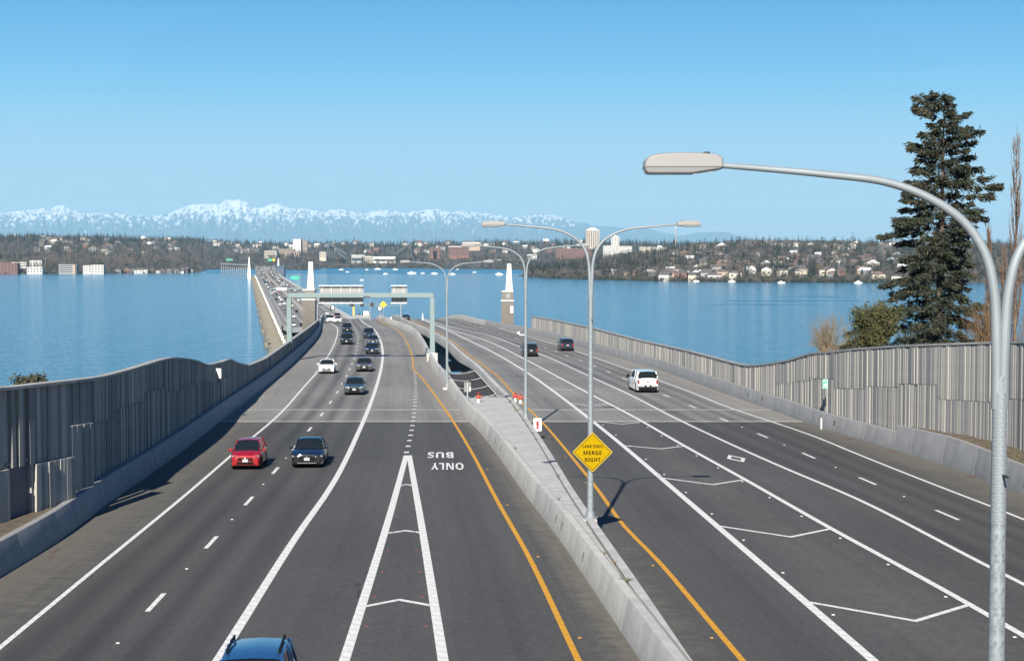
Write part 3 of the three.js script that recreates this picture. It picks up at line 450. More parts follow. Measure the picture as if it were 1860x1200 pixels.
// ------------------------------------------------------------------ bridge towers: battered ribbed base, ledge, white tapering top
function frustum(w0, d0, w1, d1, h, x = 0, y = 0, z = 0, dx = 0) { const g = new THREE.BoxGeometry(1, 1, 1), p = g.attributes.position; for (let i = 0; i < p.count; i++) { const top = p.getY(i) > 0; p.setXYZ(i, p.getX(i) * (top ? w1 : w0) + x + (top ? dx : 0), (top ? h : 0) + y, p.getZ(i) * (top ? d1 : d0) + z); } g.computeVertexNormals(); return metreUV(g); }
M.towerBase = std(L(0.16, 0.145, 0.13), 0.9, { map: cmap(3) }); M.towerWhite = std(L(0.58, 0.58, 0.565), 0.6);
function tower(label, x, y, d, down, signs) {
  const t = thing('bridge_tower', label, 'tower'); t.position.set(x, y, -d);
  mesh('base', frustum(3.15, 3.1, 2.75, 2.6, 5.1 + down, 0, -down, 0), M.towerBase, t);
  for (let i = 0; i < 13; i++) { const q = (i - 6) / 6, m = mesh('rib', frustum(0.13, 0.08, 0.11, 0.08, 5.05 + down, q * 1.48, -down, 1.56, -q * 0.19), M.towerBase, t); m.rotation.x = -0.05; m.position.y = 0; m.position.z = 0.0; }
  mesh('ledge', box(2.95, 0.2, 2.8, 0, 5.2, 0), M.towerWhite, t); mesh('block', frustum(2.65, 2.5, 2.5, 2.3, 1.9, 0, 5.3, 0), M.towerBase, t); mesh('medallion', box(0.9, 1.1, 0.1, 0.1, 6.2, 1.24), M.grey, t);
  mesh('ledge', box(2.62, 0.2, 2.5, 0, 7.3, 0), M.towerWhite, t); mesh('white_shaft', frustum(1.62, 1.6, 1.25, 1.2, 2.15, 0.35, 7.4, 0), M.towerWhite, t); mesh('shaft_joint', box(1.27, 0.05, 1.22, 0.35, 9.575, 0), M.grey, t); mesh('white_shaft', frustum(1.25, 1.2, 0.86, 0.84, 3.85, 0.35, 9.6, 0), M.towerWhite, t);
  if (signs) { const s = mesh('notice', box(0.62, 1.6, 0.05, 0.95, 3.2, 1.62), M.white, t); mesh('notice_mark', box(0.3, 0.28, 0.02, 0.95, 3.7, 1.66), M.red, s); for (let k = 0; k < 5; k++) mesh('notice_line', box(0.44, 0.05, 0.02, 0.95, 3.3 - k * 0.16, 1.66), M.red, s); }
}
tower('ribbed stone bridge tower with white top and a notice beside the outgoing deck', xAt(922, 587, 372), yAt(587.5, 372), 372, 12, true);
tower('pale bridge tower with white top behind the sign gantry and dark noise wall', xAt(562, 585, 362), yAt(585, 362) - 0.2, 362, 16, false);
for (const [px, d, h] of [[452.5, 2720, 33], [505.5, 2760, 31]]) { const t = thing('far_bridge_tower', 'slim pale tower at the far end of the floating bridge', 'tower', 'towers at the far end of the floating bridge'), x = xAt(px, 500, d); mesh('base', frustum(5.5, 5, 3.6, 3.4, h * 0.55, x, 0, -d), M.towerWhite, t); mesh('shaft', frustum(3, 3, 1.4, 1.4, h * 0.5, x, h * 0.55, -d), M.towerWhite, t); }

// ------------------------------------------------------------------ floating bridge
const bridgePt = (d, o, y) => { const k = 1 / Math.hypot(1, 0.161); return V(axisX(d) + o * k, y, -(d + o * k * 0.161)); };
{
  const seg = (d0, d1, o0, o1, y) => steps(d0, d1, 20).map((d) => [o0, o1].map((o) => bridgePt(d, o, y(d))));
  const fcon = road('far', [[0.15, 0.03, 0.3], [0.25, 0.03, 0.3], [0.36, 0.03, 0.26], [0.64, 0.03, 0.3], [0.75, 0.03, 0.28], [0.85, 0.03, 0.3]], []);
  const deck = structure('floating_bridge_deck', loft(steps(732, 3000, 15).map((d) => steps(-16, 16, 4).map((o) => bridgePt(d, o, roadY(d) + 0.002))), 0, (i, k) => [k / 8, i * 15 / 64]), fcon, 'long grey roadway of the floating bridge running to the far shore'); deck.userData.category = 'bridge deck';
  mesh('deck_edge', loft(steps(732, 3000, 20).map((d) => [[-16.3, 1.1], [-16.7, 1.1], [-16.7, -1.6], [-15, -2.6]].map(([o, h]) => bridgePt(d, o, roadY(d) + h))), 0.4), M.slab, deck);
  mesh('deck_edge', loft(steps(732, 3000, 20).map((d) => [[15, -2.6], [16.9, -1.6], [16.9, 1.1], [16.4, 1.1], [16.4, 0]].map(([o, h]) => bridgePt(d, o, roadY(d) + h))), 0.4), M.pale, deck);
  mesh('deck_edge', loft(steps(732, 3000, 20).map((d) => [[-16.3, 0], [-16.3, 1.1]].map(([o, h]) => bridgePt(d, o, roadY(d) + h))), 0.4), M.slab, deck);
  mesh('median_barrier', loft(steps(732, 3000, 20).map((d) => [[-0.5, 0], [-0.25, 1.05], [0.25, 1.05], [0.5, 0]].map(([o, h]) => bridgePt(d, o, roadY(d) + h))), 0.4), M.pale, deck);
  for (const [o, m] of [[-13, PAINT.white], [-2.4, PAINT.yellow], [2.4, PAINT.yellow], [-6.1, PAINT.white], [6.1, PAINT.white], [13.4, PAINT.white]]) mesh('lane_line', loft(steps(732, 2990, 20).map((d) => [o - 0.12, o + 0.12].map((q) => bridgePt(d, q, roadY(d) + 0.03))), 0), m, deck);
  mesh('path_wall', loft(steps(600, 3000, 20).map((d) => [[19.9, -2], [20.1, 1], [20.3, 1], [20.3, -2]].map(([o, h]) => bridgePt(d, o, roadY(d) + h))), 0.4), M.white, deck);
  const wstone = std(L(0.17, 0.16, 0.14), 0.9, { map: tex(256, 256, (u, v) => { const a = fb(u, v, 7, 7, 201, 4), b = fb(u, v, 3, 24, 205, 2); const k = 0.55 + 0.9 * (a - 0.35) + 0.3 * (b - 0.5); return [k, k * 0.97, k * 0.9]; }, false, 1 / 24, 1 / 24) });
  const dirty = std(L(0.1, 0.09, 0.06), 0.95), pn = [];
  for (let i = 0; i < 19; i++) { // pontoons in line, each with wing pontoons and kerb walls
    const d0 = 560 + i * 116, t = thing('pontoon', `${['first', 'second', 'third', 'fourth', 'fifth', 'sixth', 'seventh', 'eighth', 'ninth', 'tenth', 'eleventh', 'twelfth', 'thirteenth', 'fourteenth', 'fifteenth', 'sixteenth', 'seventeenth', 'eighteenth', 'last'][i]} weathered concrete pontoon counted from the gantry end of the floating bridge`, 'pontoon', 'pontoons in line under the floating bridge');
    const slab = (a, b, o0, o1, y0, y1) => { const c = bridgePt((a + b) / 2, (o0 + o1) / 2, (y0 + y1) / 2), g = metreUV(box(o1 - o0, y1 - y0, (b - a) * 1.0128)); g.rotateY(Math.atan(0.161)); g.translate(c.x, c.y, c.z); return g; };
    mesh('hull', slab(d0, d0 + 114.5, -14, 14, -1, 2.2), wstone, t);
    const wing = mesh('wing_hull', slab(d0 + 6, d0 + 42, -25, -14.05, -1, 2.0), wstone, t); mesh('wing_hull', slab(d0 + 64, d0 + 100, -24, -14.05, -1, 2.0), wstone, t);
    mesh('wing_hull', slab(d0 + 30, d0 + 60, 14.05, 24, -1, 2.0), wstone, t);
    for (let k = 0; k < 12; k++) { mesh('cross_wall', slab(d0 + 4 + k * 9.3, d0 + 4.5 + k * 9.3, -24 + (k % 3), -13, 2.0, 3.1), wstone, t); if (k % 2) mesh('hatch', slab(d0 + 8 + k * 9.3, d0 + 12 + k * 9.3, -22, -15, 2.0, 2.35), dirty, t); }
    for (let k = 0; k < 4; k++) { mesh('column', slab(d0 + 12 + k * 29, d0 + 13.4 + k * 29, -14.8, -13.2, 2.2, roadY(Math.max(732, d0 + 12 + k * 29)) - 1.9), M.white, t); mesh('column', slab(d0 + 12 + k * 29, d0 + 13.4 + k * 29, 13.2, 14.8, 2.2, roadY(Math.max(732, d0 + 12 + k * 29)) - 1.9), M.white, t); mesh('bollard', slab(d0 + 10 + k * 29, d0 + 11 + k * 29, -18, -17, 2.2, 4.4), M.white, t); }
  }
  // west approach viaduct running off to the left
  const v = thing('approach_viaduct', 'dark low viaduct on many posts at the far end of the floating bridge', 'viaduct');
  const y = roadY(3000), vp = (px, d, yy) => V(xAt(px, 480, d), yy, -d);
  mesh('road_slab', loft([[400, 3500], [455, 3060]].map(([p, d]) => [vp(p, d - 12, 18.6), vp(p, d - 12, 20.4), vp(p, d + 12, 20.4), vp(p, d + 12, 18.6)]), 0.3), M.slab, v);
  for (let k = 0; k < 14; k++) { const t = k / 13, d = lerp(3490, 3070, t), p = vp(lerp(402, 453, t), d, 0); mesh('post', box(1.2, 17, 2, p.x, 8.5, p.z), M.grey, v); }
  for (const [px, py, w, h, c] of [[416, 471.5, 12, 3.2, L(0.02, 0.25, 0.15)], [490, 472, 7, 4.5, L(0.02, 0.25, 0.15)], [497, 472, 4, 4, L(0.7, 0.55, 0.02)]]) single('far_road_sign', box(w, h, 0.4, xAt(px, py, 3000), yAt(py, 3000), -3000), std(c, 0.5), py > 471.9 && px > 495 ? 'small yellow road sign at the far end of the bridge' : px < 450 ? 'long green road sign over the far approach viaduct' : 'small green road sign at the far end of the bridge', 'road sign');
  single('maintenance_building', merge([box(14, 17, 16, xAt(509, 487, 2650), 11, -2650), box(17, 2, 18, xAt(509, 487, 2650), 20, -2650)]), std(L(0.03, 0.05, 0.08), 0.5), 'dark box-shaped control building beside the far end of the floating bridge', 'building');
}

// ------------------------------------------------------------------ lamp posts: pole, fork of two swept arms, flat luminaires
const LAMP = { pole: null };
{
  const H = 9.65, armPts = (s) => [[0.03, -0.9], [0.05, 0], [0.09, 0.55], [0.2, 0.98], [0.46, 1.36], [0.86, 1.64], [1.38, 1.84], [2.15, 1.94], [2.8, 2.0], [3.44, 2.05]].map(([x, y]) => V(s * x, H + y, 0));
  const lamp = new THREE.Group();
  mesh('base_plate', merge([cyl(0.3, 0.3, 0.05, 0, 0, 0, 20), cyl(0.2, 0.17, 0.22, 0, 0.05, 0, 20)]), M.galv, lamp);
  mesh('pole', merge([cyl(0.135, 0.078, H - 0.5, 0, 0, 0, 20)]), M.galv, lamp);
  mesh('collar', cyl(0.094, 0.09, 1.6, 0, H - 2.3, 0, 20), M.galv, lamp); mesh('bolt_hole', cyl(0.018, 0.018, 0.2, 0, 0, 0, 8).rotateX(Math.PI / 2).translate(0.03, H - 1.7, 0.1), M.black, lamp);
  for (const s of [-1, 1]) mesh('arm', tube(armPts(s), 0.074, 0.034, 14, 48), M.galv, lamp);
  const head = new THREE.Shape(); // side outline of the luminaire
  head.moveTo(0, 0.06); head.lineTo(0.05, 0.1); head.bezierCurveTo(0.3, 0.13, 0.6, 0.13, 0.78, 0.1); head.bezierCurveTo(0.88, 0.085, 0.9, 0.03, 0.9, -0.02); head.lineTo(0, -0.02); head.closePath();
  const bowl = new THREE.Shape(); bowl.moveTo(0, -0.022); bowl.lineTo(0.9, -0.022); bowl.bezierCurveTo(0.895, -0.07, 0.88, -0.085, 0.86, -0.088); bowl.lineTo(0.36, -0.088); bowl.lineTo(0.02, -0.035); bowl.closePath();
  const ex = (sh, w, b) => { const g = new THREE.ExtrudeGeometry(sh, { depth: w, bevelEnabled: true, bevelThickness: b, bevelSize: b * 0.5, bevelSegments: 3, curveSegments: 10 }); g.translate(0, 0, -w / 2); return g; };
  for (const s of [-1, 1]) {
    const h = mesh('luminaire', ex(head, 0.26, 0.05), M.lampBody, lamp); h.position.set(s * 3.42, H + 2.05, 0); h.rotation.y = s > 0 ? 0 : Math.PI; h.rotation.z = s > 0 ? 0.02 : 0; 
    mesh('lower_housing', ex(bowl, 0.24, 0.05), M.lampGlass, h); mesh('photocell', merge([cyl(0.045, 0.04, 0.05, 0.16, 0.11, 0, 10)]), M.black, h); mesh('latch', box(0.02, 0.03, 0.03, 0.34, -0.1, 0), M.black, h);
  }
  const posts = [[5.93, 20.0, 0.26, 'tall galvanised double-arm lamp post nearest the overpass, its thick arm before the fir'], [3.13, 65.5, 0.95, 'galvanised double-arm lamp post carrying the yellow merge sign'], [0.93, 111.6, 0.95, 'double-arm lamp post on the median beside the red hydrant sign'], [xAt(812, 690, 153.5), 153.5, 0.2, 'double-arm lamp post on the barrier beside the dark gap and sign gantry']];
  posts.forEach(([x, d, up, label], i) => { const o = lamp.clone(); o.name = numbered('lamp_post'); scene.add(o); o.position.set(x, roadY(d) + up, -d); tag(o, label, 'lamp post', 'double-arm lamp posts along the median'); if (i === 0) o.scale.y = 1.0; });
  for (const [x, d] of [[3.13, 65.5], [xAt(812, 690, 153.5), 153.5]]) { /* pedestal block under the pole */ single('lamp_pedestal', rbox(0.66, 1.1, 0.9, 0.04, x - (d < 100 ? 0.08 : 0.05), roadY(d) + (d < 100 ? 0.415 : -0.33), -d), M.slab, d < 100 ? 'square concrete pedestal under the lamp post with the yellow sign' : 'square concrete pedestal on the barrier beside the dark gap', 'pedestal'); }
}
// ------------------------------------------------------------------ signs
function canvasTex(w, h, draw) { const c = document.createElement('canvas'); c.width = w; c.height = h; draw(c.getContext('2d'), w, h); const t = new THREE.CanvasTexture(c); t.colorSpace = THREE.SRGBColorSpace; return t; }
function plate(shape, depth) { return new THREE.ExtrudeGeometry(shape, { depth, bevelEnabled: true, bevelThickness: 0.003, bevelSize: 0.003, bevelSegments: 1, curveSegments: 8 }); }
function rounded(w, h, r) { const s = new THREE.Shape(); s.moveTo(-w / 2 + r, -h / 2); s.lineTo(w / 2 - r, -h / 2); s.absarc(w / 2 - r, -h / 2 + r, r, -Math.PI / 2, 0); s.lineTo(w / 2, h / 2 - r); s.absarc(w / 2 - r, h / 2 - r, r, 0, Math.PI / 2); s.lineTo(-w / 2 + r, h / 2); s.absarc(-w / 2 + r, h / 2 - r, r, Math.PI / 2, Math.PI); s.lineTo(-w / 2, -h / 2 + r); s.absarc(-w / 2 + r, -h / 2 + r, r, Math.PI, Math.PI * 1.5); return s; }
function face(w, h, t, rough = 0.5) { const g = new THREE.PlaneGeometry(w, h); return [g, std(0xffffff, rough, { map: t })]; }
{ // LANE ENDS MERGE RIGHT
  const t = thing('warning_sign', 'yellow diamond sign reading lane ends merge right on lamp post', 'sign'), d = 65.5, y = yAt(820, d), S = 1.14;
  t.position.set(xAt(1076, 820, d), y, -d + 0.2);
  const pl = plate(rounded(S, S, 0.06), 0.01); pl.rotateZ(Math.PI / 4); pl.translate(0, 0, -0.012); mesh('plate', pl, std(L(0.3, 0.2, 0.003), 0.45), t);
  const tx = canvasTex(1024, 1024, (c, w, h) => {
    c.fillStyle = '#8e7400'; c.fillRect(0, 0, w, h); c.save(); c.translate(w / 2, h / 2); c.rotate(Math.PI / 4); c.strokeStyle = '#050403'; c.lineWidth = 16; const q = 655; c.beginPath(); c.roundRect ? c.roundRect(-q / 2, -q / 2, q, q, 30) : c.rect(-q / 2, -q / 2, q, q); c.stroke(); c.restore();
    c.fillStyle = '#050403'; c.textAlign = 'center'; c.textBaseline = 'middle';
    const word = (s, y, px, width) => { c.font = `bold ${px}px sans-serif`; const k = width / c.measureText(s).width; c.save(); c.translate(w / 2, y); c.scale(k, 1); c.fillText(s, 0, 0); c.restore(); };
    word('LANE ENDS', 364, 106, 520); word('MERGE', 530, 140, 480); word('RIGHT', 704, 136, 410);
  });
  const D = S * Math.SQRT2, g = new THREE.CircleGeometry(D / 2 - 0.05, 4); g.scale(0.98, 0.98, 1); { const p = g.attributes.position, u = g.attributes.uv; for (let i = 0; i < p.count; i++) u.setXY(i, p.getX(i) / D + 0.5, p.getY(i) / D + 0.5); }
  const f = mesh('lettering', g, phys(0xffffff, 0.8, { map: tx, specularIntensity: 0.15 }), t); f.position.z = 0.006;
  mesh('bracket', merge([box(0.3, 0.05, 0.06, 0, 0.3, -0.05), box(0.3, 0.05, 0.06, 0, -0.3, -0.05), cyl(0.1, 0.1, 0.06, 0, 0.27, -0.2), cyl(0.1, 0.1, 0.06, 0, -0.33, -0.2)]), M.steel, t);
}
{ // hydrant sign
  const d = 106.5, t = thing('hydrant_sign', 'small white sign with red hydrant symbol on the concrete median', 'sign'); t.position.set(xAt(976.5, 771, d), yAt(771, d), -d);
  mesh('plate', plate(rounded(0.5, 0.82, 0.03), 0.012), M.white, t);
  const tx = canvasTex(256, 420, (c, w, h) => { c.fillStyle = '#f4f3f0'; c.fillRect(0, 0, w, h); c.fillStyle = '#c81420'; c.beginPath(); c.arc(128, 120, 46, Math.PI, 0); c.fill(); c.fillRect(70, 118, 116, 26); c.fillRect(84, 144, 88, 190); c.fillRect(56, 176, 144, 44); c.fillRect(64, 330, 128, 30); c.fillRect(116, 62, 24, 20); });
  const [g, m] = face(0.47, 0.78, tx); mesh('symbol', g, m, t).position.z = 0.018; mesh('post', box(0.06, 1.1, 0.04, 0, -0.55, -0.04), M.steel, t);
  const y0 = roadY(d) + 0.95; t.children[2].scale.y = Math.max(0.2, (yAt(771, d) - y0) / 1.1); t.children[2].position.y = 0; 
}
// fire standpipes on the median
function standpipe(px, py, d, label, col) {
  const t = thing('standpipe', label, 'standpipe', undefined); t.position.set(xAt(px, py, d), roadY(d) + 0.94, -d); t.scale.setScalar(0.85);
  mesh('pipe', merge([cyl(0.1, 0.1, 0.35, 0, 0, 0, 10), cyl(0.17, 0.17, 0.05, 0, 0, 0, 10)]), M.white, t); mesh('valve_body', merge([new THREE.SphereGeometry(0.2, 12, 8).translate(0, 0.5, 0), cyl(0.09, 0.09, 0.5, 0, 0, 0, 10).rotateZ(Math.PI / 2).translate(0.25, 0.5, 0)]), col, t); mesh('outlet_cap', cyl(0.12, 0.12, 0.08, 0, 0, 0, 10).rotateZ(Math.PI / 2).translate(0.3, 0.5, 0), M.red, t); mesh('hand_wheel', new THREE.TorusGeometry(0.16, 0.025, 6, 14).rotateX(Math.PI / 2).translate(0, 0.84, 0), M.red, t); mesh('stem', cyl(0.03, 0.03, 0.22, 0, 0.66, 0, 6), M.black, t);
}
standpipe(869, 737, 125.8, 'red and orange standpipe valve beside the pale traffic barrier', M.orange); standpipe(936, 737, 126.5, 'slim red standpipe valve at the outgoing side of the median', M.red); standpipe(945.5, 737, 124.8, 'orange standpipe valve with white pipe at the outgoing side of the median', M.orange);
{ const d = 129.6, t = thing('small_sign', 'small grey sign seen from behind at the end of the median', 'sign'); t.position.set(xAt(849, 720, d), roadY(d) + 0.95, -d); mesh('plate', rbox(0.55, 0.78, 0.02, 0.01, 0, 0.9, 0), std(L(0.12, 0.13, 0.13), 0.6), t); mesh('post', box(0.07, 1.3, 0.05, 0, 0.65, 0.04), M.steel, t); mesh('marker', box(0.1, 0.3, 0.05, 0.22, 0.75, 0.06), M.white, t); }
{ // mile marker 4
  const q = toRoad(1500, 778), d = q.d - 1, y = yAt(697, d), x = xAt(1499.5, 697, d), t = thing('mile_marker', 'small green mile marker sign with number 4 on the sunlit ribbed wall', 'sign'); t.position.set(x, y, -d);
  mesh('plate', rbox(0.36, 0.66, 0.02, 0.02), std(L(0.02, 0.24, 0.15), 0.4), t); mesh('bracket', box(0.05, 0.05, 0.9, 0.12, 0, -0.46), M.steel, t);
  const tx = canvasTex(128, 256, (c, w, h) => { c.fillStyle = '#0b8f68'; c.fillRect(0, 0, w, h); c.strokeStyle = '#e8f4ee'; c.lineWidth = 6; c.strokeRect(5, 5, w - 10, h - 10); c.fillStyle = '#f2faf6'; c.textAlign = 'center'; c.font = 'bold 34px sans-serif'; c.fillText('MILE', 64, 60); c.font = 'bold 150px sans-serif'; c.fillText('4', 64, 215); });
  const [g, m] = face(0.34, 0.63, tx); mesh('lettering', g, m, t).position.z = 0.013;
}
{ const q = toRoad(400, 766), d = q.d, t = thing('wall_marker', 'small white tapered marker plate standing out from the dark noise wall', 'sign'); t.position.set(A.foot(d) - 0.1, yAt(678, d), -d); const s = new THREE.Shape(); s.moveTo(-0.18, 0.36); s.lineTo(0.18, 0.36); s.lineTo(0.18, -0.36); s.lineTo(0.06, -0.36); s.closePath(); mesh('plate', plate(s, 0.015), M.white, t); mesh('bracket', box(0.5, 0.04, 0.04, -0.3, 0.2, -0.02), M.steel, t); }
{ const q = toRoad(1493, 778), t = single('reflector_post', merge([box(0.09, 0.75, 0.03, q.x - 0.1, roadY(q.d) + 0.38, -q.d + 0.4)]), M.white, 'thin white reflector post at the foot of the grey barrier', 'reflector'); }
{ const d = 111.6, t = thing('traffic_camera', 'white traffic camera on a short arm of the lamp post', 'camera'); t.position.set(xAt(955, 608, d), yAt(608, d), -d); mesh('arm', box(0.42, 0.06, 0.06, -0.25, 0, 0), M.white, t); mesh('housing', merge([new THREE.SphereGeometry(0.1, 10, 8).translate(-0.48, 0.1, 0), cyl(0.1, 0.1, 0.12, -0.48, 0.1, 0, 10)]), M.white, t); mesh('lens', new THREE.SphereGeometry(0.075, 8, 6).translate(-0.48, 0.03, 0), M.black, t); }
// ------------------------------------------------------------------ sign gantry over the oncoming lanes
{
  const d = 204, t = thing('sign_gantry', 'pale green steel gantry with two sign panels seen from behind', 'gantry'), xl = xAt(525, 535, d), xr = xAt(786, 537, d), yb = yAt(536.2, d), yr = yAt(641, d);
  mesh('beam', rbox(xr - xl + 0.25, 0.58, 0.6, 0.05, (xl + xr) / 2, yb, -d), M.paleSteel, t);
  mesh('post', frustum(0.62, 0.62, 0.5, 0.5, yb - yr - 0.2, xr - 0.05, yr, -d), M.paleSteel, t); mesh('post', frustum(0.7, 0.7, 0.55, 0.55, yb - 16.3, xl, 16, -d), M.paleSteel, t);
  mesh('base_plate', box(0.95, 0.08, 0.95, xr - 0.05, yr + 0.02, -d), M.steel, t); mesh('pedestal', box(1.3, 2.6, 1.4, xr - 0.05, yr - 1.32, -d), M.pale, t); mesh('pedestal', box(1.6, 9, 1.6, xl, 11.6, -d), M.pale, t);
  for (const [p0, p1, n] of [[580, 659, 5], [711, 738.5, 2]]) {
    const x0 = xAt(p0, 535, d + 0.8), x1 = xAt(p1, 535, d + 0.8), y1 = yAt(519, d), y0 = yAt(551, d), s = mesh('sign_panel', box(x1 - x0, y1 - y0 - 0.25, 0.06, (x0 + x1) / 2, (y0 + y1) / 2, -d - 0.85), std(L(0.2, 0.2, 0.205), 0.6), t);
    for (const y of [y1, y0 + 0.05]) mesh('rail', box(x1 - x0 + 0.1, 0.12, 0.5, (x0 + x1) / 2, y, -d - 0.65), M.white, s);
    for (let k = 0; k < n; k++) mesh('hanger', box(0.12, y1 - y0, 0.14, lerp(x0 + 0.35, x1 - 0.35, k / Math.max(1, n - 1)), (y0 + y1) / 2, -d - 0.72), M.alu, s);
    for (let k = 0; k < (x1 - x0) / 0.35; k++) mesh('stiffener', box(0.03, y1 - y0 - 0.5, 0.05, x0 + 0.2 + k * 0.35, (y0 + y1) / 2, -d - 0.8), M.alu, s);
  }
  mesh('traffic_sensor', merge([box(0.5, 0.05, 0.1, xAt(667, 538, d), yAt(538, d), -d + 0.34), new THREE.SphereGeometry(0.09, 8, 6).translate(xAt(662, 538, d), yAt(539, d), -d + 0.36), new THREE.SphereGeometry(0.09, 8, 6).translate(xAt(671, 538, d), yAt(539, d), -d + 0.36)]), M.black, t);
}
{ // lane control gantry by the crest
  const d = 384, t = thing('lane_control_gantry', 'thin pale truss gantry with dark lane control boxes near the crest', 'gantry'), x0 = xAt(576, 554, d), x1 = xAt(738, 554, d), y = yAt(554, d);
  mesh('chord', merge([bar(V(x0, y + 0.28, -d), V(x1, y + 0.28, -d), 0.07, 0.07, 6), bar(V(x0, y - 0.28, -d), V(x1, y - 0.28, -d), 0.07, 0.07, 6)]), M.paleSteel, t); const w = []; for (let k = 0; k < 20; k++) w.push(bar(V(lerp(x0, x1, k / 20), y + (k % 2 ? 0.28 : -0.28), -d), V(lerp(x0, x1, (k + 1) / 20), y + (k % 2 ? -0.28 : 0.28), -d), 0.035, 0.035, 4)); mesh('web', merge(w), M.paleSteel, t);
  for (const p of [576, 728]) mesh('post', bar(V(xAt(p, 560, d), roadY(d) - 0.2, -d), V(xAt(p, 560, d), y + 0.3, -d), 0.16, 0.12, 8), M.steel, t);
  for (const p of [582, 639, 657.5, 675.5]) { const b = mesh('control_box', rbox(p < 600 ? 0.75 : 0.85, p < 600 ? 0.3 : 0.72, 0.3, 0.04, xAt(p, 553, d), yAt(552.5, d), -d + 0.25), M.black, t); }
}
function postSign(name, label, px, top, base, d, plateGeo, mat, extra) { const t = thing(name, label, 'sign'), x = xAt(px, top, d); t.position.set(x, roadY(d), -d); mesh('post', bar(V(0, 0, 0), V(0, yAt(top, d) - roadY(d), 0), 0.06, 0.05, 6), M.steel, t); const p = mesh('plate', plateGeo, mat, t); p.position.set(0, yAt(top, d) - roadY(d), 0.08); if (extra) extra(t, p); return t; }
{
  const dm = plate(rounded(1.15, 1.15, 0.08), 0.02); dm.rotateZ(Math.PI / 4);
  postSign('warning_sign', 'yellow diamond warning sign with black symbol at the crest of the bridge', 696, 553, 580, 382, dm, std(L(0.7, 0.42, 0.01), 0.45), (t, p) => { for (const s of [-1, 1]) mesh('symbol', box(0.09, 0.75, 0.02, s * 0.17, 0, 0.04, 0, 0, s * 0.35), M.black, p); });
  const wf = (label, px, py, d) => postSign('speed_board', label, px, py, 580, d, box(1.05, 1.1, 0.1), std(L(0.02, 0.03, 0.04), 0.6), (t, p) => { mesh('white_face', box(0.66, 0.8, 0.04, -0.02, 0.06, 0.08), M.white, p); for (let k = 0; k < 2; k++) mesh('face_mark', box(0.3, 0.1, 0.02, -0.02, 0.2 - k * 0.25, 0.105), M.steel, p); });
  wf('white board in a dark frame beside the yellow diamond sign', 690, 560.5, 383); wf('white board in a dark frame above the white cars at the crest', 604, 559, 378);
  single('camera_pole', merge([bar(V(xAt(672, 545, 388), roadY(388), -388), V(xAt(672, 543, 388), yAt(541, 388), -388), 0.1, 0.07, 6), cyl(0.3, 0.3, 0.7, xAt(672, 572, 388), yAt(575, 388), -388, 8)]), M.alu, 'slim pale pole with a round cabinet at the crest', 'pole');
  for (const [px, py, h] of [[710, 580, 0.6], [767.5, 581, 1.6]]) { const d = 386; single('delineator', frustum(0.35, 0.2, 0.12, 0.1, h, xAt(px, py, d), yAt(py, d), -d), M.white, h > 1 ? 'tall white tapered marker on the far parapet' : 'short white delineator on the far parapet', 'marker'); }
}
{ const d = 1180, t = thing('message_gantry', 'pale gantry with grey message board across the floating bridge', 'gantry'); const a = bridgePt(d, -15, DECK_Y + 8), b = bridgePt(d, 22, DECK_Y + 8); mesh('beam', bar(a, b, 0.7, 0.7, 6), M.paleSteel, t); for (const q of [a, b]) mesh('post', bar(q.clone().setY(2), q, 0.5, 0.4, 6), M.paleSteel, t); const c = bridgePt(d, -7, DECK_Y + 8); mesh('message_board', box(7.5, 2.2, 0.6, c.x, c.y, c.z + 1), M.alu, t); for (const o of [10, 13.5, 17]) { const q = bridgePt(d, o, DECK_Y + 7.6); mesh('control_box', box(1.1, 1.2, 0.6, q.x, q.y, q.z + 0.9), M.black, t); } const e = bridgePt(d, 23.5, DECK_Y + 8); mesh('sign_board', box(9, 2.2, 0.3, e.x, e.y, e.z), std(L(0.05, 0.055, 0.07), 0.6), t); }
{ const e = bridgePt(1720, 18, DECK_Y + 8); single('green_road_sign', merge([box(9, 3.2, 0.4, e.x, e.y + 0.5, e.z), box(0.6, 9, 0.6, e.x + 3, e.y - 3.5, e.z - 0.5)]), std(L(0.015, 0.3, 0.2), 0.5), 'green road sign beside the floating bridge roadway', 'road sign'); }

// ------------------------------------------------------------------ vehicles (forward is +z in the model)
const glassMat = phys(L(0.008, 0.011, 0.012), 0.05, { ior: 1.45 });
const lampMat = phys(L(0.4, 0.41, 0.42), 0.15, { clearcoat: 1, metalness: 0.3 }), tailMat = phys(L(0.16, 0.006, 0.006), 0.2, { clearcoat: 1 }), chrome = std(L(0.75, 0.76, 0.78), 0.18, { metalness: 1 }), trim = phys(L(0.006, 0.006, 0.007), 0.7, { specularIntensity: 0.15 }), plateMat = std(L(0.26, 0.265, 0.28), 0.6), rimMat = std(L(0.45, 0.46, 0.47), 0.35, { metalness: 0.8 });
const paintOf = (r, g, b, metal = 0.2) => phys(L(r, g, b), 0.5, { metalness: metal * 0.3, specularIntensity: 0.25, clearcoat: 1, clearcoatRoughness: 0.03 });
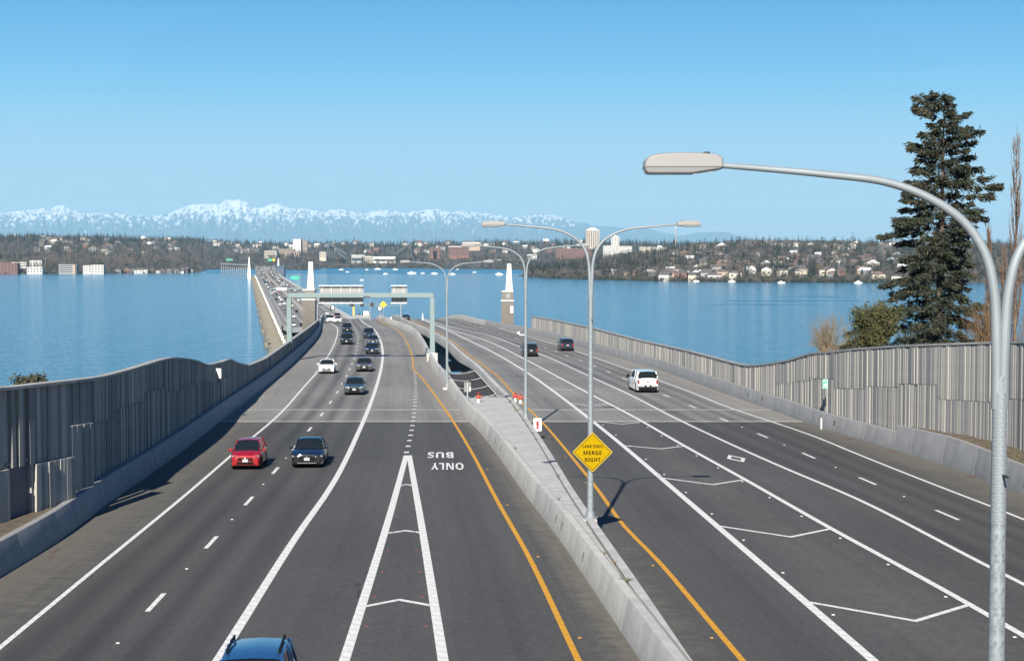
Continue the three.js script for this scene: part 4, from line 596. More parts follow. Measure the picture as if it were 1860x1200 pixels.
// shapes: length, width, stations of the lower body [z, half width factor, hood/deck height], cabin outline
const KIND = {
  hatch: { L: 3.95, W: 1.69, hood: 0.98, belt: 0.96, roof: 1.52, nose: 0.74, deck: 1.0, ws0: 1.32, ws1: 0.35, rs1: -1.35, rs0: -1.82, wb: 2.5, wr: 0.3, tail: 0.98 },
  sedan: { L: 4.75, W: 1.83, hood: 0.96, belt: 0.93, roof: 1.45, nose: 0.72, deck: 1.02, ws0: 1.02, ws1: 0.22, rs1: -0.95, rs0: -1.7, wb: 2.75, wr: 0.33, tail: 0.98 },
  suv: { L: 4.65, W: 1.88, hood: 1.12, belt: 1.1, roof: 1.72, nose: 0.88, deck: 1.12, ws0: 1.08, ws1: 0.45, rs1: -1.75, rs0: -2.15, wb: 2.7, wr: 0.36, tail: 1.1 },
  pickup: { L: 5.9, W: 2.03, hood: 1.28, belt: 1.28, roof: 1.95, nose: 1.05, deck: 1.28, ws0: 1.25, ws1: 0.6, rs1: -2.62, rs0: -2.9, wb: 3.7, wr: 0.41, tail: 1.26 },
};
const carCache = {};
function carGeo(k) {
  if (carCache[k]) return carCache[k];
  const c = KIND[k], hl = c.L / 2, hw = c.W / 2, wr = c.wr, zf = c.wb / 2 + (k === 'pickup' ? 0.05 : 0.06), zb = -c.wb / 2 + 0.06, clear = 0.22;
  const top = (z) => { if (z > c.ws0) { const t = (z - c.ws0) / (hl - c.ws0); return lerp(c.hood, c.nose, t * t * 0.55 + t * 0.45); } if (z < c.rs0) { const t = (c.rs0 - z) / (hl + c.rs0 + 1e-6); return lerp(c.deck, c.tail - 0.04, clamp(t)); } return c.belt + 0.02; };
  const wid = (z) => hw * (1 - 0.16 * Math.pow(Math.max(0, (z - hl * 0.55) / (hl * 0.45)), 2.2) - 0.1 * Math.pow(Math.max(0, (-z - hl * 0.62) / (hl * 0.38)), 2.2));
  const arch = (z) => { let y = clear; for (const a of [zf, zb]) { const q = Math.abs(z - a) / (wr + 0.08); if (q < 1) y = Math.max(y, wr * 0.98 + Math.sqrt(1 - q * q) * (wr + 0.07) - 0.0); } return y; };
  const zs = new Set([-hl, -hl + 0.02, -hl + 0.12, hl - 0.25, hl - 0.1, hl - 0.02, hl]); for (const a of [zf, zb]) for (const q of [-1.02, -0.99, -0.85, -0.55, 0, 0.55, 0.85, 0.99, 1.02]) zs.add(a + q * (wr + 0.08)); for (let z = -hl + 0.35; z < hl - 0.3; z += 0.3) zs.add(z); zs.add(c.ws0); zs.add(c.rs0);
  const rows = [...zs].sort((a, b) => a - b).filter((z, i, a) => !i || z - a[i - 1] > 0.008).map((z) => {
    const end = z > hl - 0.015 || z < -hl + 0.015, w = wid(z) * (end ? 0.93 : 1), t = top(z) * (end ? 0.93 : 1), lo = end ? clear + 0.12 : arch(z), mid = Math.max(lo + 0.04, lerp(lo, t, 0.5)), sh = Math.max(mid + 0.02, t - 0.13);
    const half = [[0, lo], [w * 0.9, lo], [w * 0.985, lo + 0.03], [w, mid], [w * 0.985, sh], [w * 0.9, t - 0.03], [w * 0.55, t + 0.018], [0, t + 0.03]];
    return [...half, ...half.slice(0, -1).reverse().map(([x, y]) => [-x, y])].map(([x, y]) => V(x, y, z));
  });
  const cap = (r, flip) => { const p = r[0], pos = [], n = r.length; const ctr = V(0, (r[0].y + r[7].y) / 2, p.z); for (let i = 0; i < n - 1; i++) pos.push(ctr, r[i], r[i + 1]); const g = new THREE.BufferGeometry().setFromPoints(pos); g.setAttribute('uv', new THREE.Float32BufferAttribute(new Float32Array(pos.length * 2), 2)); g.computeVertexNormals(); return g; };
  const body = merge([loft(rows, 0.7), cap(rows[0]), cap(rows[rows.length - 1])]);
  // cabin: glass hull, then painted roof and pillars set just proud of it
  const b = c.belt, r = c.roof, bw = hw * 0.9, tw = hw * (k === 'pickup' ? 0.8 : k === 'suv' ? 0.76 : 0.7);
  const ring = (z, y, w) => ({ z, y, w }), prof = [[c.ws0, b - 0.03, bw * 0.93], [lerp(c.ws0, c.ws1, 0.5), lerp(b, r, 0.58), lerp(bw, tw, 0.5)], [c.ws1, r - 0.05, tw], [c.ws1 - 0.3, r - 0.005, tw], [lerp(c.ws1, c.rs1, 0.5), r, tw], [c.rs1, r - 0.06, tw * 0.97], [lerp(c.rs1, c.rs0, 0.5), lerp(r, c.deck, 0.42), lerp(bw, tw, 0.5)], [c.rs0, c.deck - 0.02, bw * 0.9]];
  const cab = loft(prof.map(([z, y, w]) => { const lowW = lerp(bw, bw, 0); const yl = Math.min(y, b - 0.04); return [V(-bw * (y < b ? 0.93 : 1), yl, z), V(-lerp(bw, w, 0.55), lerp(yl, y, 0.55), z), V(-w, y - 0.03, z), V(-w * 0.86, y, z), V(0, y + 0.025 * (y > b ? 1 : 0), z), V(w * 0.86, y, z), V(w, y - 0.03, z), V(lerp(bw, w, 0.55), lerp(yl, y, 0.55), z), V(bw * (y < b ? 0.93 : 1), yl, z)]; }), 0.9);
  const roofRows = [[c.ws1 + 0.05, r - 0.055, tw * 0.99], [c.ws1 - 0.3, r, tw], [lerp(c.ws1, c.rs1, 0.5), r + 0.006, tw], [c.rs1 - 0.04, r - 0.07, tw * 0.97]].map(([z, y, w]) => [V(-w * 1.015, y - 0.06, z), V(-w * 0.99, y - 0.015, z), V(-w * 0.8, y + 0.018, z), V(0, y + 0.045, z), V(w * 0.8, y + 0.018, z), V(w * 0.99, y - 0.015, z), V(w * 1.015, y - 0.06, z)]);
  const roof = loft(roofRows, 0.9), pill = [];
  for (const s of [-1, 1]) { pill.push(bar(V(s * bw * 0.95, b - 0.02, c.ws0 - 0.06), V(s * tw, r - 0.05, c.ws1 + 0.02), 0.045, 0.04, 6), bar(V(s * bw * 0.97, b - 0.02, c.rs0 + 0.1), V(s * tw * 0.97, r - 0.07, c.rs1), 0.07, 0.06, 6), bar(V(s * bw * 1.0, b - 0.02, lerp(c.ws1, c.rs1, 0.55)), V(s * tw * 1.0, r - 0.05, lerp(c.ws1, c.rs1, 0.52)), 0.04, 0.035, 6)); if (k === 'suv' || k === 'pickup') pill.push(bar(V(s * bw * 0.98, b - 0.02, c.rs1 + 0.55), V(s * tw, r - 0.05, c.rs1 + 0.5), 0.06, 0.05, 6)); }
  const tyre = new THREE.TorusGeometry(wr - 0.085, 0.1, 8, 18).rotateY(Math.PI / 2), rim = merge([cyl(wr - 0.11, wr - 0.11, 0.14, 0, -0.07, 0, 14).rotateZ(Math.PI / 2)]);
  const under = box(c.W * 0.82, 0.3, c.L * 0.93, 0, clear + 0.2, 0);
  return carCache[k] = { c, body, cab, roof, pill, tyre, rim, under, zf, zb, hl, hw, wr, top, wid, tw, bw };
}
function car(k, paint, label, o = {}) {
  const g = carGeo(k), c = g.c, t = thing('car', label, k === 'pickup' ? 'pickup truck' : k === 'suv' ? 'suv' : 'car', o.group);
  t.name = numbered(o.name ?? 'car');
  mesh('body', g.body, paint, t); mesh('windows', g.cab, glassMat, t); const roof = mesh('roof', g.roof, paint, t); for (const q of g.pill) mesh('pillar', q, paint, t); mesh('underbody', g.under, trim, t);
  for (const [s, z] of [[-1, g.zf], [1, g.zf], [-1, g.zb], [1, g.zb]]) { const w = mesh('wheel', g.tyre, M.rubber, t); w.position.set(s * (g.hw - 0.12), g.wr, z); mesh('rim', g.rim, rimMat, w); }
  const fz = g.hl, ny = c.nose, fw = g.wid(fz - 0.12);
  for (const s of [-1, 1]) {
    const h = mesh('headlight', rbox(o.slim ? 0.42 : 0.34, o.slim ? 0.1 : 0.19, 0.24, 0.04), lampMat, t); h.position.set(s * (fw - 0.2), ny - (o.slim ? 0.09 : 0.07), fz - 0.17); h.rotation.set(-0.35, s * 0.35, s * 0.16);
    const tl = mesh('tail_light', rbox(k === 'pickup' ? 0.17 : 0.2, k === 'pickup' ? 0.4 : k === 'suv' ? 0.5 : 0.2, 0.1, 0.03), tailMat, t); tl.position.set(s * (g.wid(-fz + 0.1) - 0.1), c.tail - (k === 'sedan' ? 0.17 : 0.27), -fz + 0.03);
    const m = mesh('mirror', rbox(0.22, 0.15, 0.12, 0.04), o.mirror ?? paint, t); m.position.set(s * (g.hw + 0.08), c.belt + 0.05, c.ws0 - 0.35); if (k === 'pickup') { m.scale.set(1.3, 2, 1.2); m.position.x += s * 0.12; }
    mesh('mirror_arm', box(0.2, 0.05, 0.06, s * (g.hw - 0.02), c.belt + 0.0, c.ws0 - 0.36), trim, t);
    if (o.rails) mesh('roof_rail', merge([box(0.05, 0.04, 1.7, s * g.tw * 0.86, c.roof + 0.08, -0.7), box(0.05, 0.08, 0.07, s * g.tw * 0.86, c.roof + 0.03, 0.1), box(0.05, 0.08, 0.07, s * g.tw * 0.86, c.roof + 0.03, -1.5)]), trim, t);
  }
  mesh('grille', rbox(fw * 1.1, 0.13, 0.06, 0.025, 0, ny - 0.16, fz + 0.0), o.grille ?? trim, t); mesh('lower_grille', rbox(fw * 1.25, 0.15, 0.06, 0.03, 0, 0.38, fz - 0.005), trim, t); mesh('bumper_lip', rbox(fw * 1.75, 0.07, 0.12, 0.03, 0, 0.25, fz - 0.06), trim, t);
  mesh('badge', new THREE.SphereGeometry(0.055, 8, 6).translate(0, ny - 0.1, fz + 0.02), chrome, t);
  mesh('licence_plate', box(0.31, 0.16, 0.02, 0, 0.52, fz + 0.035), plateMat, t); mesh('licence_plate', box(0.31, 0.16, 0.02, 0, k === 'pickup' ? 0.64 : 0.8, -fz - (k === 'pickup' ? 0.18 : 0.02)), plateMat, t);
  if (o.chromeLip) mesh('chrome_strip', box(fw * 1.3, 0.035, 0.03, 0, 0.31, fz + 0.035), chrome, t);
  mesh('rear_valance', rbox(g.wid(-fz + 0.1) * 1.86, k === 'pickup' ? 0.36 : 0.2, 0.1, 0.03, 0, k === 'pickup' ? 0.38 : 0.33, -fz - 0.01), trim, t);
  if (k === 'pickup') { mesh('rear_bumper', rbox(1.9, 0.2, 0.2, 0.04, 0, 0.63, -fz - 0.05), rimMat, t); mesh('bumper_step', rbox(0.6, 0.21, 0.22, 0.03, 0, 0.63, -fz - 0.055), trim, t); mesh('tailgate_badge', box(0.2, 0.09, 0.02, 0, 1.0, -fz - 0.01), trim, t); }
  return t;
}
function park(t, f, d, off, oncoming) { const n = normalAt(f, d); t.position.set(f(d) + n.nx * off, roadY(d) + 0.01, -(d + n.nd * off)); t.rotation.order = 'YXZ'; const yaw = Math.atan2(n.tx, -n.td); t.rotation.y = oncoming ? yaw + Math.PI : yaw; const s = (roadY(d + 2) - roadY(d - 2)) / 4; t.rotation.x = oncoming ? Math.atan(s) : -Math.atan(s); }
// place by the pixel at the middle of the bumper that faces the camera
function parkPx(t, k, px, py, oncoming) { const q = toRoad(px, py), f = oncoming ? A.dash : B.dash, d = q.d + KIND[k].L / 2; park(t, f, d, 0, oncoming); const n = normalAt(f, d); t.position.x = q.x + n.tx * KIND[k].L / 2; t.position.z = -(q.d + n.td * KIND[k].L / 2); t.position.y = roadY(-t.position.z) + 0.01; }
const P = { red: paintOf(0.2, 0.003, 0.006), black: paintOf(0.003, 0.0035, 0.006), green: paintOf(0.022, 0.035, 0.038, 0.4), white: paintOf(0.58, 0.59, 0.59, 0), brown: paintOf(0.042, 0.038, 0.034, 0.4), dark: paintOf(0.006, 0.007, 0.009), navy: paintOf(0.006, 0.011, 0.026), blue: paintOf(0.01, 0.05, 0.13, 0.3), silver: paintOf(0.45, 0.46, 0.47, 0.6), greyc: paintOf(0.12, 0.125, 0.13, 0.5) };
parkPx(car('hatch', P.red, 'small red hatchback in the shade side lane by the edge line', { name: 'hatchback' }), 'hatch', 445, 854, true);
parkPx(car('sedan', P.black, 'glossy black sedan driving beside the red hatchback', { slim: true, chromeLip: true, name: 'sedan' }), 'sedan', 557, 851, true);
parkPx(car('sedan', P.green, 'grey-green sedan behind the white line of the bus lane', { name: 'sedan' }), 'sedan', 643, 718, true);
parkPx(car('sedan', P.white, 'white sedan with black lower grille on the edge line', { name: 'sedan' }), 'sedan', 592.5, 679, true);
parkPx(car('sedan', P.brown, 'brown-grey sedan just past the gantry shadow', { name: 'sedan' }), 'sedan', 661, 675.5, true);
parkPx(car('suv', P.black, 'black suv ahead of another black suv near the crest', { name: 'suv' }), 'suv', 629, 626, true);
parkPx(car('suv', P.dark, 'dark suv following the black suv at the crest', { name: 'suv' }), 'suv', 630.5, 604, true);
parkPx(car('suv', P.navy, 'dark blue suv at the head of three cars along the wide white line', { name: 'suv' }), 'suv', 670, 615, true);
parkPx(car('sedan', P.brown, 'brownish dark sedan between the dark blue suv and the black sedan', { name: 'sedan' }), 'sedan', 677, 627, true);
parkPx(car('sedan', P.black, 'black sedan last of three cars along the wide white line', { name: 'sedan', chromeLip: true }), 'sedan', 675.5, 643.5, true);
parkPx(car('suv', P.white, 'white suv at the crest beside the white compact van', { name: 'suv' }), 'suv', 599.5, 586, true);
parkPx(car('hatch', P.white, 'white compact van at the crest next to the dashed line', { name: 'compact_van' }), 'hatch', 613.5, 586.5, true);
{ const t = car('suv', P.blue, 'blue suv with roof rails just under the overpass', { name: 'suv', rails: true }); park(t, line([[330, 1200], [560, 820]]), 38.6, 0, true); t.position.x = xAt(484, 1165, 41) + 0.05; t.position.z = -38.6; t.position.y = roadY(38.6); }
parkPx(car('pickup', P.white, 'white pickup truck with canopy and dark rear window on outgoing lanes', { name: 'pickup_truck', mirror: trim }), 'pickup', 1177, 713.5, false);
parkPx(car('suv', P.black, 'black suv partly behind a lamp post on outgoing lanes', { name: 'suv' }), 'suv', 965, 648, false);
parkPx(car('suv', P.navy, 'dark suv close to the sunlit wall on outgoing lanes', { name: 'suv' }), 'suv', 1031.5, 637.5, false);
parkPx(car('sedan', P.dark, 'dark car vanishing over the crest of the outgoing deck', { name: 'sedan' }), 'sedan', 738, 583, false);
park(car('hatch', P.red, 'small red car beyond the crest beside the white suv', { name: 'hatchback' }), A.edge, 400, 2.2, true);
// small traffic on the floating bridge
{
  const g = carGeo('suv'), s = carGeo('sedan'), cols = [P.white, P.white, P.silver, P.black, P.dark, P.greyc, P.navy, P.red, P.white, P.silver], names = new Map([[P.white, 'white'], [P.silver, 'silver'], [P.black, 'black'], [P.dark, 'dark'], [P.greyc, 'grey'], [P.navy, 'navy'], [P.red, 'red']]);
  const put = (d, o, paint, k) => { const q = k ? g : s, way = o < 0 ? 'oncoming' : 'outgoing', t = thing('distant_car', `small ${names.get(paint)} ${k ? 'suv' : 'sedan'} in ${way} traffic on the floating bridge`, 'car', `${names.get(paint)} ${k ? 'suvs' : 'sedans'} in ${way} traffic on the floating bridge`); mesh('body', q.body, paint, t); mesh('windows', q.cab, glassMat, t); mesh('roof', q.roof, paint, t); mesh('underbody', q.under, trim, t); const p = bridgePt(d, o, roadY(d) + 0.05); t.position.copy(p); t.rotation.y = Math.atan(0.161) + (o < 0 ? 0 : Math.PI); };
  for (const o of [-11, -7.8, -4.2, 4.2, 7.8, 11]) { let d = rr(745, 800); while (d < 2900) { put(d, o + rr(-0.3, 0.3), pick(cols), rnd() < 0.45); d += rr(55, 210); } }
}

// ------------------------------------------------------------------ the big fir and other plants by the near shore
const leafMats = {};
function vcol(g, c) { const col = new Float32Array(g.attributes.position.count * 3); for (let k = 0; k < col.length; k += 3) col.set(c, k); g.setAttribute('color', new THREE.BufferAttribute(col, 3)); return g; }
class Leaves { constructor() { this.p = []; this.c = []; } blade(o, dir, side, len, w, col) { const e = o.clone().addScaledVector(dir, len), m = o.clone().addScaledVector(dir, len * 0.45), a = m.clone().addScaledVector(side, w), b = m.clone().addScaledVector(side, -w); this.p.push(...o.toArray(), ...a.toArray(), ...e.toArray(), ...o.toArray(), ...e.toArray(), ...b.toArray()); for (let i = 0; i < 6; i++) this.c.push(...col); } geo() { const g = new THREE.BufferGeometry(); g.setAttribute('position', new THREE.Float32BufferAttribute(this.p, 3)); g.setAttribute('color', new THREE.Float32BufferAttribute(this.c, 3)); g.computeVertexNormals(); return g; } }
const rv = () => V(rr(-1, 1), rr(-1, 1), rr(-1, 1)).normalize();
const needleMat = std(0xffffff, 0.85, { vertexColors: true, side: THREE.DoubleSide });
function fir(label, x, y, d, h, outline, lean, dens = 1) {
  const t = thing('fir_tree', label, 'tree'); t.position.set(x, y, -d);
  const trunk = [tube([V(0, 0, 0), V(lean * 0.3, h * 0.35, 0), V(lean * 0.7, h * 0.7, 0.1), V(lean, h * 0.985, 0)], h * 0.016, 0.03, 9, 18)], lv = new Leaves();
  const n = Math.round(150 * dens);
  for (let i = 0; i < n; i++) {
    const f = 0.06 + 0.935 * Math.pow((i + rnd()) / n, 0.93), Y = f * h, a = i * 2.399 + rr(-0.5, 0.5), R = outline(f, Math.cos(a)) * (rnd() < 0.25 ? rr(0.4, 0.75) : rr(0.7, 1.12)), cx = lean * f, o = V(cx, Y, 0);
    const up = lerp(-0.1, 0.55, f * f), droop = lerp(0.42, 0.1, f), bp = (s) => V(cx + Math.cos(a) * R * s, Y + R * (up * s - droop * s * s * 1.2 + 0.14 * Math.max(0, s - 0.7)), Math.sin(a) * R * s);
    trunk.push(bar(o, bp(0.5), 0.05 * (1.1 - f) + 0.012, 0.025, 4), bar(bp(0.5), bp(0.98), 0.025, 0.006, 4));
    const clumps = Math.max(5, Math.round(R * 9));
    for (let k = 0; k < clumps; k++) {
      const s = Math.pow(rr(0.03, 1), 0.62), c = bp(s), spread = (0.26 + 0.5 * (1 - s)) * Math.min(1.3, R * 0.3 + 0.16); c.x += rr(-1, 1) * spread * (Math.abs(Math.sin(a)) + 0.3); c.z += rr(-1, 1) * spread * (Math.abs(Math.cos(a)) + 0.3); c.y += rr(-0.34, 0.12) * spread * 1.4;
      const tone = rr(0.6, 1.25), base = rnd() < 0.2 ? [0.04, 0.033, 0.016] : rnd() < 0.5 ? [0.024, 0.03, 0.014] : [0.017, 0.025, 0.014], col = base.map((q) => q * tone);
      for (let m = 0; m < 12; m++) { const dir = V(Math.cos(a) + rr(-0.9, 0.9), rr(-0.85, 0.3), Math.sin(a) + rr(-0.9, 0.9)).normalize(); lv.blade(c.clone().addScaledVector(rv(), 0.18), dir, rv().cross(dir).normalize(), rr(0.25, 0.6), rr(0.045, 0.085), col); }
    }
  }
  mesh('trunk', merge(trunk), M.bark, t); mesh('crown', lv.geo(), needleMat, t);
  return t;
}
{
  const d = 150, base = 17, topY = yAt(172, d), h = topY - base, ppm = FPX / d; // outline: half width in px, left and right, by height
  const OL = [[170, 6], [196, 60], [214, 60], [226, 32], [250, 44], [268, 64], [295, 88], [330, 66], [352, 92], [380, 88], [410, 96], [440, 104], [468, 98], [500, 108], [540, 128], [580, 168], [640, 190]], OR = [[170, 10], [205, 26], [228, 50], [262, 78], [285, 50], [300, 72], [328, 96], [345, 98], [370, 84], [420, 88], [450, 88], [500, 84], [560, 84], [640, 90]];
  const fl = interp(OL), fr = interp(OR);
  fir('tall dark fir tree towering over the sunlit ribbed wall behind the lamp arm', xAt(1703, 500, d), base, d, h, (f, c) => { const py = lerp(172 + (topY - base) * ppm, 172, f), q = c < 0 ? fl(py) : fr(py); return Math.max(0.25, q / ppm * lerp(0.75, 1.05, Math.abs(c))); }, 0.45, 1.4);
  const bush = (label, px, py, dd, w, h, cols, name, n, kind) => { // leafy or twiggy shrub
    const t = thing(name, label, 'shrub'), y0 = yAt(py, dd); t.position.set(xAt(px, py, dd), y0, -dd); const st = [], lv = new Leaves();
    for (let i = 0; i < n; i++) { const a = rr(0, 6.28), b = V(Math.cos(a) * w * rr(0.1, 1), h * rr(0.5, 1), Math.sin(a) * w * rr(0.1, 0.7)), m = b.clone().multiplyScalar(0.5).add(V(rr(-0.2, 0.2), 0.25 * h, 0)); st.push(bar(V(rr(-0.3, 0.3) * w, 0, rr(-0.2, 0.2)), m, 0.035, 0.02, 3), bar(m, b, 0.02, 0.006, 3)); for (let k = 0; k < (kind ? 9 : 11); k++) { const o = k > 6 ? m.clone().multiplyScalar(rr(0.1, 1)) : m.clone().lerp(b, rnd()); if (kind) { const e = o.clone().add(V(rr(-0.35, 0.35), rr(0.25, 0.8), rr(-0.35, 0.35))); st.push(bar(o, e, 0.01, 0.003, 3)); } else for (let q = 0; q < 16; q++) { const dir = rv(); lv.blade(o.clone().addScaledVector(rv(), 0.35), dir, rv().cross(dir).normalize(), rr(0.12, 0.3), rr(0.03, 0.07), pick(cols).map((z) => z * rr(0.7, 1.2))); } } }
    mesh('stems', merge(st), kind ? std(L(...cols[0]), 0.9) : M.bark, t); if (!kind) mesh('foliage', lv.geo(), needleMat, t);
  };
  bush('yellow-green leafy shrub left of the tall fir above the ribbed wall', 1590, 690, 140, 2.6, 6.6, [[0.055, 0.058, 0.014], [0.04, 0.045, 0.014], [0.07, 0.064, 0.02]], 'leafy_shrub', 110, 0);
  bush('pale bare twiggy bush at the dip of the ribbed wall top', 1503, 690, 132, 2.0, 5.2, [[0.2, 0.155, 0.1]], 'bare_bush', 110, 1);
  bush('brown bare bush right of the tall fir above the ribbed wall', 1790, 690, 140, 2.4, 6.6, [[0.15, 0.095, 0.05]], 'bare_bush', 130, 1);
  bush('dark evergreen bush peeping over the near ribbed wall', 57, 720, 78, 0.8, 0.8, [[0.03, 0.035, 0.02], [0.045, 0.04, 0.02]], 'leafy_shrub', 14, 0);
  // bare poplars
  const poplar = (label, px, top, dd, w) => { const t = thing('poplar_tree', label, 'tree', undefined), base = 16, h = yAt(top, dd) - base; t.position.set(xAt(px, 600, dd), base, -dd); const tr = [tube([V(0, 0, 0), V(0.1, h * 0.5, 0), V(0, h, 0)], 0.22, 0.015, 6, 10)], tw = []; for (let i = 0; i < 150; i++) { const y = h * rr(0.22, 0.93), a = rr(0, 6.28), l = rr(0.12, 0.26) * h * (1.08 - y / h), e = V(Math.cos(a) * w * rr(0.4, 1) * (1.15 - y / h), y + l, Math.sin(a) * w * rr(0.4, 1)), m = V(e.x * 0.75, y + l * 0.4, e.z * 0.75); tr.push(bar(V(0, y, 0), m, 0.05, 0.03, 3), bar(m, e, 0.03, 0.007, 3)); for (let k = 0; k < 7; k++) { const o = m.clone().lerp(e, rnd()), q = o.clone().add(V(rr(-0.2, 0.2), rr(0.4, 1.3), rr(-0.2, 0.2))); tw.push(bar(o, q, 0.014, 0.004, 3)); } } mesh('trunk', merge(tr), std(L(0.13, 0.09, 0.065), 0.9), t); mesh('crown', merge(tw), std(L(0.15, 0.1, 0.07), 0.9), t); };
  poplar('tall bare poplar tree beside the fir at the edge of the view', 1843, 222, 160, 1.25); poplar('shorter bare poplar tree between fir and tall poplar', 1795, 400, 165, 0.7); poplar('bare young poplar tree behind the near lamp post', 1822, 440, 172, 1.0);
}

// ------------------------------------------------------------------ far shores
const SC = { // shoreline row of pixels -> distance over the water; ridge line pixel and distance
  west: { shore: interp([[-400, 498], [0, 497], [330, 496], [362, 494.5], [374, 489], [450, 488], [520, 490], [572, 490], [582, 486.5], [700, 486.5], [850, 488], [930, 489.5], [1000, 489], [2300, 489]]), ridge: interp([[-400, 434], [0, 434], [100, 436], [200, 438], [260, 439], [330, 437], [400, 441], [480, 446], [560, 446], [700, 446], [800, 445], [930, 444], [1060, 443], [1200, 445], [1400, 447], [2300, 449]]), rd: interp([[-400, 5600], [200, 5800], [300, 7200], [420, 7400], [480, 6600], [560, 6700], [1000, 6800], [2300, 7000]]) },
  east: { shore: interp([[940, 501], [962, 502.5], [1000, 505], [1090, 507.5], [1200, 510.5], [1350, 512], [1620, 513.5], [2300, 516]]), ridge: interp([[940, 504], [960, 502], [1000, 497], [1060, 485], [1120, 473], [1200, 464], [1260, 453], [1330, 447], [1500, 447], [1620, 449], [1860, 452], [2300, 454]]), rd: interp([[940, 2960], [1000, 3150], [1100, 3500], [1250, 3900], [1400, 4100], [2300, 4300]]) },
};
function ground(s, px, t) { const d0 = waterD(s.shore(px)), d1 = Math.max(d0 + 60, s.rd(px)), d = lerp(d0, d1, t), H = Math.max(1, yAt(s.ridge(px), d1)), q = clamp(t), rise = 0.1 * smooth(0, 0.06, q) + 0.9 * Math.pow(q, 1.25) * (1 - 0.16 * Math.sin(q * 6.0)); const y = -2 + 2.6 * smooth(0, 0.03, t) + H * rise * (0.94 + 0.12 * fb2(px * 0.02, t * 5, 3)) - (t > 1 ? (t - 1) * H * 2.5 : 0); return { x: (px - 930) / FPX * d, y, d }; }
const farSoil = std(L(0.05, 0.044, 0.036), 0.98), V3 = (q, up = 0) => V(q.x, q.y + up, -q.d);
for (const [key, p0, p1, label] of [['west', -400, 2300, 'low wooded hills of the far western shore'], ['east', 942, 2300, 'wooded hillside headland across the lake']])
  structure(key === 'west' ? 'western_hills' : 'headland', loft(steps(-0.03, 1.2, 0.03).map((t) => steps(p0, p1, 16).map((px) => V3(ground(SC[key], px, t)))), 0), farSoil, label);
// tree kinds for the far shores, small leafy clumps on a trunk
function farTree(kind) {
  const lv = new Leaves(), w = kind === 'conifer';
  for (let i = 0; i < (w ? 110 : 120); i++) {
    if (w) { const f = Math.pow(rnd(), 0.75), y = 0.08 + 0.92 * (1 - f) , r = 0.2 * f * rr(0.55, 1.1), a = rr(0, 6.28), dir = V(Math.cos(a), -0.35, Math.sin(a)).normalize(); lv.blade(V(Math.cos(a) * r * 0.4, y, Math.sin(a) * r * 0.4), dir, V(-Math.sin(a), 0.2, Math.cos(a)), 0.05 + r * 0.75, 0.03, [1, 1, 1].map(() => rr(0.7, 1.25))); }
    else { const o = rv().multiplyScalar(Math.cbrt(rnd())), c = V(o.x * 0.36, 0.58 + o.y * 0.4, o.z * 0.36), dir = V(rr(-0.5, 0.5), 1, rr(-0.5, 0.5)).normalize(), k = rr(0.7, 1.25); lv.blade(c, kind === 'bare' ? dir : rv(), rv(), rr(0.1, 0.2), kind === 'bare' ? 0.022 : 0.05, [k, k, k]); }
  }
  return { crown: lv.geo(), trunk: clean(new THREE.CylinderGeometry(0.008, 0.02, 0.6, 5).translate(0, 0.3, 0)) };
}
const FT = { conifer: [0, 1, 2].map(() => farTree('conifer')), bare: [0, 1, 2].map(() => farTree('bare')), round: [0, 1].map(() => farTree('round')) };
const TC = { conifer: [[0.016, 0.027, 0.02], [0.022, 0.031, 0.018], [0.013, 0.024, 0.02]], bare: [[0.078, 0.062, 0.056], [0.062, 0.053, 0.052], [0.092, 0.073, 0.06]], round: [[0.034, 0.038, 0.018], [0.024, 0.033, 0.02]] };
const treeMat = (c) => std(L(...c), 0.95, { vertexColors: true, side: THREE.DoubleSide });
const TM = Object.fromEntries(Object.entries(TC).map(([k, v]) => [k, v.map(treeMat)]));
